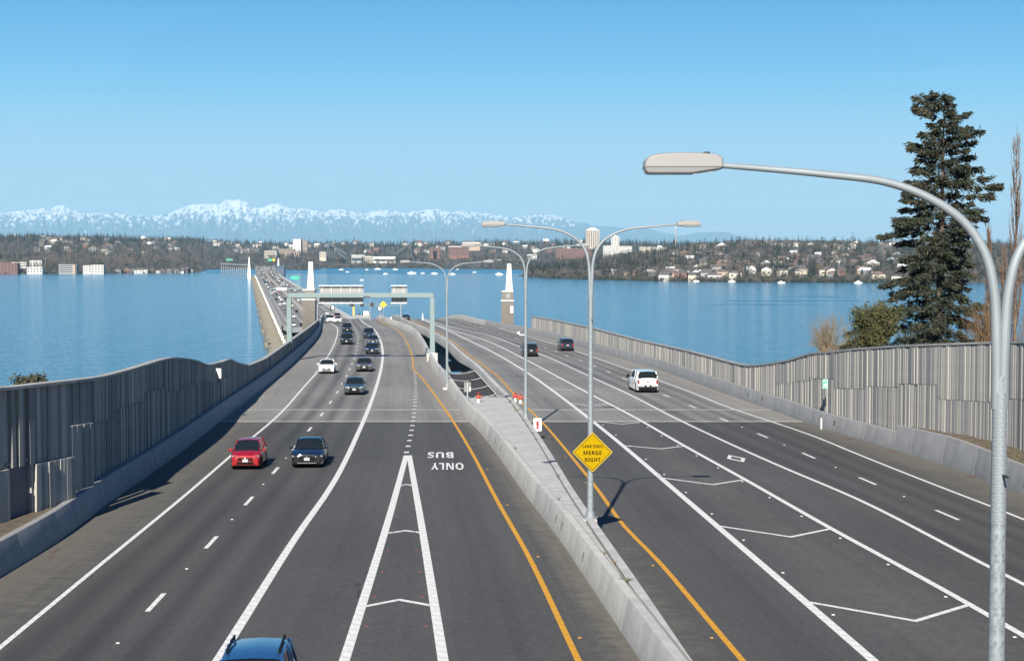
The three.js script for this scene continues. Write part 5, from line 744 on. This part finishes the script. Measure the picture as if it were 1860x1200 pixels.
{ // the woods as one mass
  const m4 = new THREE.Matrix4(), lists = {};
  const wood = (key, n, p0, p1, mix) => { for (let i = 0; i < n; i++) { const px = rr(p0, p1), t = Math.pow(rnd(), 0.8) * 1.02, q = ground(SC[key], px, 0.008 + t); const kind = rnd() < mix(px, t) ? 'conifer' : rnd() < 0.8 ? 'bare' : 'round', v = Math.floor(rnd() * FT[kind].length), h = kind === 'conifer' ? 9 + 18 * Math.pow(rnd(), 1.5) : rr(8, 16), w = h * rr(0.85, 1.3) * (kind === 'conifer' ? 0.95 : 1.25); (lists[`${key}|${kind}|${v}`] ??= []).push([q, h, w, rr(0, 6.28)]); } };
  wood('west', 5200, -60, 372, (p, t) => (t > 0.7 ? 0.8 : 0.34)); wood('west', 5200, 374, 1250, (p, t) => (t > 0.55 ? 0.78 : 0.45)); wood('west', 900, 1250, 2000, () => 0.6); wood('east', 7000, 955, 1900, (p, t) => (p < 1180 ? 0.6 : t > 0.8 ? 0.6 : 0.5));
  const fringe = (key, n, p0, p1) => { for (let i = 0; i < n; i++) { const q = ground(SC[key], rr(p0, p1), 0.003 + 0.05 * rnd() * rnd()), kind = pick(['conifer', 'bare', 'round', 'round', 'bare']), v = Math.floor(rnd() * FT[kind].length), h = rr(3, 9), w = h * rr(1, 1.7); (lists[`${key}|${kind}|${v}`] ??= []).push([q, h, w, rr(0, 6.28)]); } };
  fringe('east', 1200, 950, 1750); fringe('west', 700, -40, 372); fringe('west', 1300, 372, 990);
  for (const [id, list] of Object.entries(lists)) { const [key, kind, v] = id.split('|'), im = new THREE.InstancedMesh(FT[kind][v].crown, TM[kind][v % TM[kind].length], list.length), c = new THREE.Color(); list.forEach(([q, h, w, a], i) => { m4.makeRotationY(a).scale(V(w, h, w)).setPosition(q.x, q.y - 0.4, -q.d); im.setMatrixAt(i, m4); im.setColorAt(i, c.setScalar(rr(0.75, 1.25))); }); im.name = numbered('distant_wood'); im.castShadow = im.receiveShadow = true; tag(im, `${kind === 'conifer' ? 'dark evergreen' : kind === 'bare' ? 'grey-brown leafless' : 'olive leafy'} wood covering the ${key === 'west' ? 'far western shore' : 'headland across the lake'}`, 'wood', `woods on the ${key === 'west' ? 'western shore' : 'headland'}`, 'stuff'); scene.add(im); }
  // single trees that stand out
  const stand = (key, kind, label, group, spots) => { for (const [px, t, h] of spots) { const q = ground(SC[key], px, t), v = Math.floor(rnd() * FT[kind].length), g = thing(kind === 'conifer' ? 'distant_conifer' : 'distant_tree', label, 'tree', group); g.position.copy(V3(q, -0.3)); g.scale.set(h * 1.05, h, h * 1.05); g.rotation.y = rr(0, 6.28); mesh('crown', FT[kind][v].crown, TM[kind][v % TM[kind].length], g); mesh('trunk', FT[kind][v].trunk, M.bark, g); } };
  const rowOf = (n, p0, p1, t0, t1, h0, h1) => Array.from({ length: n }, () => [rr(p0, p1), rr(t0, t1), rr(h0, h1)]);
  stand('east', 'conifer', 'dark conifer standing by the water of the headland', 'conifers by the headland shore', [[1075, 0.08, 26], [1085, 0.1, 30], [1096, 0.09, 24], [1132, 0.09, 27], [1143, 0.12, 30], [1122, 0.1, 25], [1355, 0.03, 24], [1362, 0.05, 27], [1380, 0.04, 25], [1400, 0.06, 28], [1410, 0.05, 24], [1428, 0.06, 26], [1440, 0.05, 26], [1270, 0.02, 16], [975, 0.3, 16], [1040, 0.2, 18], ...rowOf(46, 1150, 1640, 0.008, 0.2, 14, 23)]);
  stand('east', 'conifer', 'dark conifer on the skyline of the headland', 'conifers on the headland skyline', [[1548, 0.93, 38], [1450, 0.97, 26], [1388, 0.97, 22], [1330, 0.97, 22], ...rowOf(46, 1230, 1650, 0.85, 1.0, 15, 26)]);
  stand('west', 'conifer', 'dark conifer on the skyline of the western hills', 'conifers on the western skyline', rowOf(90, 0, 1230, 0.86, 1.0, 18, 34));
  stand('west', 'round', 'dark rounded tree among the shore houses of the western point', 'rounded trees of the western point', [[143, 0.02, 22], [177, 0.02, 22], [182, 0.04, 20], [88, 0.02, 18], [98, 0.03, 19], [212, 0.01, 16], [205, 0.015, 15], [310, 0.01, 15]]);
  stand('west', 'bare', 'leafless brown tree behind the shore houses of the western point', 'leafless trees of the western point', rowOf(50, 60, 360, 0.03, 0.2, 20, 30));
}
// ------------------------------------------------------------------ far buildings
const wallWhite = std(L(0.42, 0.41, 0.385), 0.8), wallCream = std(L(0.36, 0.325, 0.27), 0.8), wallGrey = std(L(0.22, 0.22, 0.22), 0.8), wallRed = std(L(0.13, 0.062, 0.048), 0.85), wallTan = std(L(0.27, 0.21, 0.165), 0.85), paneDark = phys(L(0.03, 0.04, 0.05), 0.15), roofDark = std(L(0.07, 0.065, 0.065), 0.9), roofBrown = std(L(0.12, 0.085, 0.07), 0.9), roofPale = std(L(0.55, 0.55, 0.55), 0.8);
const gable = (() => { const s = new THREE.Shape(); s.moveTo(-0.54, 0); s.lineTo(0, 0.42); s.lineTo(0.54, 0); s.closePath(); const g = new THREE.ExtrudeGeometry(s, { depth: 1.06, bevelEnabled: false }); g.translate(0, 0, -0.53); return g; })(), cube = new THREE.BoxGeometry(1, 1, 1).translate(0, 0.5, 0);
{
  const wallSlate = std(L(0.12, 0.13, 0.14), 0.8), houseNames = [[wallWhite, 'white'], [wallCream, 'cream'], [wallGrey, 'grey'], [wallSlate, 'slate blue'], [wallWhite, 'white'], [wallTan, 'tan'], [wallRed, 'brown']];
  const house = (key, px, t, w, h, dep, wall, col, roof, where) => { const q = ground(SC[key], px, t), g = thing('house', `small ${col} house ${where}`, 'house', `${col} houses ${where}`); g.position.copy(V3(q, -0.4)); g.rotation.y = rr(-0.5, 0.5) + (rnd() < 0.5 ? Math.PI / 2 : 0); const a = mesh('wall', cube, wall, g); a.scale.set(w, h, dep); const r = mesh('roof', gable, roof, g); r.scale.set(w, w * rr(0.5, 0.8), dep); r.position.y = h; for (let k = 0; k < 2; k++) { const p = mesh('window', cube, paneDark, g); p.scale.set(w * 0.2, h * 0.25, dep * 1.01); p.position.set((k - 0.5) * w * 0.5, h * 0.45, 0); } };
  const many = (key, n, p0, p1, t0, t1, where, s = 1) => { for (let i = 0; i < n; i++) { const [wall, col] = pick(houseNames); house(key, rr(p0, p1), rr(t0, t1), rr(9, 16) * s, rr(5, 8) * s, rr(9, 14) * s, wall, col, pick([roofDark, roofBrown, roofPale, roofDark, roofBrown, roofDark]), where); } };
  many('east', 50, 1180, 1640, 0.012, 0.14, 'near the water of the headland', 1.25); many('east', 66, 1210, 1640, 0.2, 0.72, 'among trees on the headland slope', 1.35); many('east', 44, 1240, 1640, 0.75, 0.99, 'along the headland skyline', 1.35); many('east', 12, 1030, 1180, 0.05, 0.4, 'at the wooded tip of the headland', 1.0);
  many('west', 20, 215, 352, 0.004, 0.012, 'on the western point by the water', 1.1); many('west', 50, 60, 330, 0.45, 0.95, 'on the western hill', 1.5); many('west', 70, 380, 1060, 0.55, 0.98, 'on the hillside behind the bay', 1.6);
}
// block with rows of window bands, placed by pixel box at a distance
function block(name, label, px0, px1, py0, py1, d, wall, o = {}) {
  const t = thing(name, label, 'building'), x0 = xAt(px0, py1, d), x1 = xAt(px1, py1, d), y1 = yAt(py0, d), y0 = yAt(py1, d) - (o.sink ?? 12), w = x1 - x0, dep = o.depth ?? Math.min(40, w);
  t.position.set((x0 + x1) / 2, y0, -d - dep / 2); const b = mesh('wall', cube, wall, t); b.scale.set(w, y1 - y0, dep);
  const vis = yAt(py0, d) - yAt(py1, d), fl = o.floors ?? Math.max(1, Math.round(vis / 4)), bays = o.bays ?? Math.max(2, Math.round(w / 7)), fh = vis / fl;
  if (!o.blank) for (let i = 0; i < fl; i++) { if (o.bands) { const p = mesh('window_band', cube, paneDark, t); p.scale.set(w * 0.94, fh * 0.42, dep + 0.6); p.position.y = y1 - y0 - (i + 0.85) * fh; } else for (let k = 0; k < bays; k++) { const p = mesh('window', cube, paneDark, t); p.scale.set(w / bays * 0.55, fh * 0.5, 0.8); p.position.set((k + 0.5 - bays / 2) * w / bays, y1 - y0 - (i + 0.85) * fh, dep / 2); } }
  if (o.roof) { const r = mesh('roof', cube, o.roof, t); r.scale.set(w * 1.03, 1.6, dep * 1.03); r.position.y = y1 - y0; }
  if (o.extra) o.extra(t, w, y1 - y0, dep);
  return t;
}
block('hospital_tower', 'tall white hospital tower above the far end of the bridge', 532, 546, 434, 456, 5600, wallWhite, { blank: true, depth: 30, extra: (t, w, h, dep) => { for (let i = 0; i < 2; i++) { const p = mesh('recess', cube, wallGrey, t); p.scale.set(1, h * 0.8, 1); p.position.set((i - 0.5) * 10, h * 0.2, dep / 2); } } });
block('hospital_wing', 'brown slab block with window bands beside the white hospital tower', 546.3, 558, 436, 456, 5620, wallTan, { bands: true, depth: 30 });
block('office_building', 'low cream office building left of the white hospital tower', 480, 502, 455, 465, 5300, wallCream, { bands: true }); block('office_building', 'wide tan office building below the white hospital tower', 506, 533, 452, 465, 5350, wallTan, { bands: true }); block('office_building', 'small tan block at the foot of the hospital tower', 534, 543, 455, 464, 5300, wallTan, {});
for (const [a, b, c, e, w, l, o] of [[580, 592, 457, 467, wallCream, 'cream block beside the stadium', {}], [638, 662, 464, 475, wallGrey, 'long grey shed with white roof near the bay', { roof: roofPale, bands: true, floors: 1 }], [656, 676, 465, 476, wallCream, 'cream hall between two white-roofed sheds near the bay', { floors: 2 }], [677, 718, 467, 475, wallWhite, 'long white low shed near the bay', { roof: roofPale, floors: 1, bands: true }], [780, 800, 449, 465, wallRed, 'red-brick block with dark slots behind the bay', {}], [787, 793, 455, 466, std(L(0.3, 0.04, 0.03), 0.8), 'narrow bright red block behind the bay', { blank: true }], [815, 852, 448, 464, wallRed, 'wide red-brick campus building behind the bay', { roof: roofPale }], [840, 872, 441, 448, wallTan, 'pale-roofed campus hall above the brick building', { roof: roofPale, floors: 1 }], [1010, 1073, 452, 466, wallRed, 'long red-brick building under the round-topped tower', { roof: roofBrown }], [855, 885, 475, 484, wallCream, 'low cream boathouse on the bay shore', { floors: 1 }], [888, 928, 472, 481, wallWhite, 'long white low building on the bay shore', { roof: roofPale, bands: true, floors: 1 }], [958, 975, 462, 466, wallWhite, 'flat white pavilion on the wooded slope', { floors: 1 }]]) block('campus_building', l, a, b, c, e, 5100, w, { depth: 24, ...o });
{ // stadium: two raked stands with cantilever roofs
  const d = 5000; for (const [x0, x1, l] of [[597, 640, 'steep stadium stand with slanted dark roof near the white hospital tower'], [745, 705, 'steep stadium stand with slanted dark roof facing the other stand']]) { const t = thing('stadium_stand', l, 'stadium'), a = (px, py, dz = 0) => V(xAt(px, py, d), yAt(py, d), -d - dz), k = x1 > x0 ? 1 : -1; for (const dz of [0, 60]) mesh('roof_truss', merge([bar(a(x0, 443, dz), a(x0 + k * 30, 462, dz), 2.6, 2, 5), bar(a(x0 - k * 3, 448, dz), a(x0 + k * 6, 444, dz), 2, 2, 5), bar(a(x0, 444, dz), a(x0 - k * 4, 466, dz), 2.5, 2.5, 5)]), std(L(0.05, 0.06, 0.07), 0.7), t); mesh('seating', loft([[a(x0 + k * 4, 450), a(x0 + k * 4, 450, 60)], [a(x0 + k * 30, 470), a(x0 + k * 30, 470, 60)]], 0), wallGrey, t); mesh('roof', loft([[a(x0 - k * 3, 445), a(x0 - k * 3, 445, 60)], [a(x0 + k * 12, 450), a(x0 + k * 12, 450, 60)]], 0), roofDark, t); }
}
block('round_top_tower', 'tall brown office tower with white grid and curved white top', 1064.5, 1088.5, 417, 447, 6000, wallTan, { floors: 11, bays: 6, depth: 45, extra: (t, w, h, dep) => { for (let i = 0; i <= 6; i++) { const p = mesh('pier', cube, wallWhite, t); p.scale.set(1.6, h, 1.2); p.position.set((i / 6 - 0.5) * w * 0.98, 0, dep / 2 + 0.3); } const r = mesh('vault', new THREE.CylinderGeometry(1, 1, 1, 20, 1, false, -Math.PI / 2, Math.PI).rotateX(-Math.PI / 2), wallWhite, t); r.scale.set(w * 0.36, 8, dep * 0.9); r.position.y = h; const l = mesh('ledge', cube, wallWhite, t); l.scale.set(w * 1.02, 3, dep * 1.02); l.position.y = h - 3; } });
block('white_tower', 'stepped white tower block right of the round-topped tower', 1110.5, 1125, 429, 447, 5900, wallWhite, { floors: 6, bays: 3, depth: 24, extra: (t, w, h) => { const p = mesh('penthouse', cube, wallWhite, t); p.scale.set(w * 0.3, 5, 10); p.position.set(0, h, 0); } });
block('apartment_block', 'white apartment block with slanted dark balconies under the stepped tower', 1096, 1122, 446, 464, 5200, wallWhite, { floors: 5, bays: 7, depth: 20 }); block('apartment_block', 'second white apartment block with dark balconies stepping down the slope', 1122.5, 1148, 447, 466, 5180, wallWhite, { floors: 5, bays: 7, depth: 20 });
block('apartment_block', 'cream slab apartment building with narrow stair towers', 1162, 1184, 448, 462, 5000, wallCream, { floors: 5, bays: 5, depth: 18 }); block('apartment_block', 'cream slab apartment building next to the one with stair towers', 1185, 1212, 448.5, 464, 4980, wallCream, { floors: 5, bays: 6, depth: 18, extra: (t, w, h) => { const p = mesh('lift_house', cube, wallWhite, t); p.scale.set(w * 0.3, 4, 10); p.position.set(0, h, 0); } }); block('villa', 'white block with window band below the cream apartment slabs', 1200, 1212, 464, 468, 4600, wallWhite, { bands: true, floors: 1 });
for (const [a, b, c, e, w, l, o] of [[-6, 31, 477, 495.5, wallRed, 'red-brown shore apartment building with balconies', { floors: 4, bays: 6 }], [20, 47, 476, 484, wallWhite, 'grey-white building behind the red-brown shore apartments', { bands: true, floors: 2 }], [53, 75, 473, 484, wallWhite, 'stepped white shore building', { floors: 3, bays: 4 }], [48, 76, 485, 494.5, wallWhite, 'low white shore house in front of the stepped white building', { floors: 2, bays: 5 }], [106, 138, 480, 495, wallGrey, 'grey shore apartment building with white balcony bands', { bands: true, floors: 4 }], [131, 136, 480, 495, wallTan, 'narrow orange-brown stair tower of the shore apartments', { blank: true }], [150, 164, 482, 494, wallWhite, 'white cubic shore building with small windows', { floors: 3, bays: 3 }], [165, 187.5, 481, 495, wallWhite, 'large white cubic shore building at the water', { floors: 3, bays: 4 }]]) block('shore_building', l, a, b, c, e, 3370 + (e < 490 ? 120 : l.includes('narrow') ? -4 : 0), w, { depth: l.includes('narrow') ? 14 : 18, sink: 8, ...o });
for (const [a, b, c, e, l] of [[1484, 1518, 502, 509.5, 'long white boathouse with dark openings on the headland shore'], [1232, 1244, 504, 508.5, 'tiny white boathouse on the headland shore'], [1318, 1344, 475, 485, 'stepped white villa on the headland slope'], [1398, 1420, 475, 484, 'white villa with several gables on the headland slope'], [1466, 1486, 472, 482, 'bright white twin villa on the headland slope'], [1508, 1530, 474, 482, 'long white villa with dark bands on the headland slope'], [1362, 1380, 444, 449, 'large pale house on the headland skyline'], [1310, 1326, 463, 470, 'flat cream house mid slope on the headland']]) block('villa', l, a, b, c, e, e > 500 ? 2440 : e > 470 ? 2900 : 3800, wallWhite, { floors: 2, bays: 5, depth: 10, sink: e > 500 ? 4 : 10, roof: roofBrown });
{ const d = 5800, t = thing('tower_crane', 'thin tower crane standing above the hills', 'crane'), x = xAt(1227.5, 430, d), y0 = yAt(452, d), y1 = yAt(411, d); mesh('mast', box(2.6, y1 - y0, 2.6, x, (y0 + y1) / 2, -d), wallTan, t); mesh('jib', box(16, 1.6, 2, x + 3, y1 - 1, -d), wallTan, t); mesh('cab', box(4, 3, 3, x, y1 - 4, -d), wallWhite, t); }
{ const d = 5700; single('water_tank', new THREE.SphereGeometry(9, 16, 10).scale(1, 0.75, 1).translate(xAt(259.5, 431, d), yAt(431, d) - 1.5, -d), wallWhite, 'white domed water tank on the western skyline', 'water tank'); single('radio_mast', merge([cyl(2.2, 2, 30, xAt(27, 430, d), yAt(432, d) - 16, -d, 6)]), wallWhite, 'pale mast on the western skyline', 'mast'); }
// ------------------------------------------------------------------ boats
{
  const hull = loft([[-0.5, 0.36], [-0.2, 0.5], [0.15, 0.44], [0.38, 0.24], [0.5, 0.02]].map(([z, w]) => [V(-w * 0.32, 0.16, z), V(-w * 0.24, 0, z), V(w * 0.24, 0, z), V(w * 0.32, 0.16, z), V(-w * 0.32, 0.16, z)]), 0.6), cab = box(0.2, 0.12, 0.3, 0, 0.21, -0.05);
  for (const [px, py, l] of [[560, 489.5, 16], [620, 490.5, 22], [631, 494.5, 14], [666, 490, 14], [686, 489.5, 26], [700, 498, 16], [718, 490, 22], [748, 497, 28], [768, 497, 16], [789, 497.5, 20], [831, 489.5, 12], [862, 495, 14], [907, 499, 24], [822, 498.5, 18], [657, 509, 10], [470, 507, 12], [1265, 511.5, 14], [1330, 512, 18], [1420, 514, 16], [1560, 514.5, 20]]) { const d = waterD(py), t = thing('boat', px > 1000 ? 'small white boat moored along the headland shore' : px < 600 ? 'small white boat near the floating bridge' : 'small white boat out on the ruffled bay', 'boat', px > 1000 ? 'boats along the headland' : px < 600 ? 'boats near the floating bridge' : 'boats on the bay'); t.position.set(xAt(px, py, d), 0.05, -d); t.rotation.y = Math.PI / 2 + rr(-0.6, 0.6); t.scale.setScalar(l * 0.62); mesh('hull', hull, M.white, t); mesh('cabin', cab, M.white, t); }
  const d = waterD(577), t = thing('work_barge', 'work barge with yellow crane post beside the bridge', 'barge'); t.position.set(xAt(650, 577, d), 0, -d); mesh('deck', box(11, 1.6, 6, 2, 0.8, 0), M.grey, t); mesh('cabin', box(3, 2.4, 3, 5, 2.8, 0), M.white, t); mesh('crane_post', box(1, 5.6, 1, -2.6, 4.3, 0), std(L(0.6, 0.36, 0.05), 0.6), t); mesh('crane_head', box(1.2, 1, 1.2, -2.6, 7.3, 0), M.bark, t); mesh('bollards', merge([cyl(0.3, 0.3, 1.2, 1, 1.6, 1, 8), cyl(0.3, 0.3, 1.2, 3, 1.6, 1, 8)]), M.black, t);
}
// ------------------------------------------------------------------ snowy mountains
{
  const D = 60000, ridge = interp([[-500, 392], [-200, 386], [0, 386], [22, 384], [50, 381], [83, 377.5], [90, 381], [104, 374], [115, 372], [122, 377], [135, 383], [160, 386], [176, 385.5], [185, 388], [212, 386.5], [240, 390], [268, 393], [282, 391], [312, 387], [325, 380], [340, 374], [352, 370], [370, 370], [388, 368], [398, 372], [408, 365], [425, 362], [436, 363], [450, 368], [462, 377], [478, 377], [492, 370], [503, 369], [515, 374], [530, 379], [545, 377.5], [562, 380], [580, 384], [592, 383], [608, 381], [624, 379], [640, 383], [660, 387], [676, 385], [690, 381], [706, 382], [720, 384], [738, 386], [752, 382], [768, 381], [786, 381], [798, 380], [812, 383], [830, 384], [850, 384], [876, 386], [900, 390], [925, 394], [945, 394], [965, 391], [985, 389.5], [1005, 390], [1022, 395], [1040, 401], [1062, 404], [1075, 410], [1110, 411], [1132, 413], [1150, 419], [1168, 414], [1185, 417], [1205, 423], [1240, 428], [1262, 423], [1290, 421], [1320, 421], [1340, 428], [1370, 436], [1420, 441], [1500, 446], [2400, 452]]);
  const rows = [], cols = [], pxs = steps(-200, 2100, 1.7), T = [...steps(0, 0.5, 0.05), ...steps(0.515, 1, 0.0125)];
  for (const t of T) rows.push(pxs.map((px) => { const H = yAt(ridge(px) - (px < 1060 ? 1 : 0.25) * 7 * (fb2(px * 0.17, 3.7, 41, 4) - 0.5), D), f = 1 - t, d = D - 9000 * f + 500 * (n2(px * 0.05, t * 9, 5) - 0.5), spur = fb2(px * 0.045 + t * 1.5, t * 2.5, 11, 5) - 0.5, fine = fb2(px * 0.16 - t * 4, t * 9, 17, 4) - 0.5, k = Math.sin(Math.PI * clamp(t)) ; const y = t >= 1 ? H : H * Math.pow(t, 1.1) + (H * 0.5 * spur + H * 0.34 * fine) * k; const dd = t >= 1 ? D : d; return V((px - 930) / FPX * dd, Math.max(-60, Math.min(y, H * (0.25 + 0.75 * t))), -dd); }));
  rows.push(pxs.map((px) => V((px - 930) / FPX * (D + 6000), -100, -(D + 6000))));
  const g = loft(rows, 0), p = g.attributes.position, col = new Float32Array(p.count * 3), nrm = g.attributes.normal;
  for (let i = 0; i < p.count; i++) { const d = -p.getZ(i), px = 930 + FPX * p.getX(i) / d, y = p.getY(i), line_ = 1350 + 160 * (fb2(px * 0.05, y * 0.004, 23, 3) - 0.5) + (px > 1030 ? (px - 1030) * 6 : 0), patch = fb2(px * 0.22 + y * 0.006, px * 0.05 - y * 0.009, 29, 4); const s = smooth(-30, 45, y - line_ + 900 * (patch - 0.5) + 1500 * (fb2(px * 0.3 - y * 0.014, y * 0.016 + px * 0.12, 37, 4) - 0.53)); const c = [lerp(0.03, 0.62, s), lerp(0.05, 0.63, s), lerp(0.06, 0.65, s)]; col.set(c, i * 3); }
  g.setAttribute('color', new THREE.BufferAttribute(col, 3)); const m = structure('mountain_range', g, std(0xffffff, 0.9, { vertexColors: true }), 'long range of snow-capped mountains on the horizon'); m.userData.category = 'mountains';
}
console.log('built');
shade(scene);
renderer.render(scene, camera);
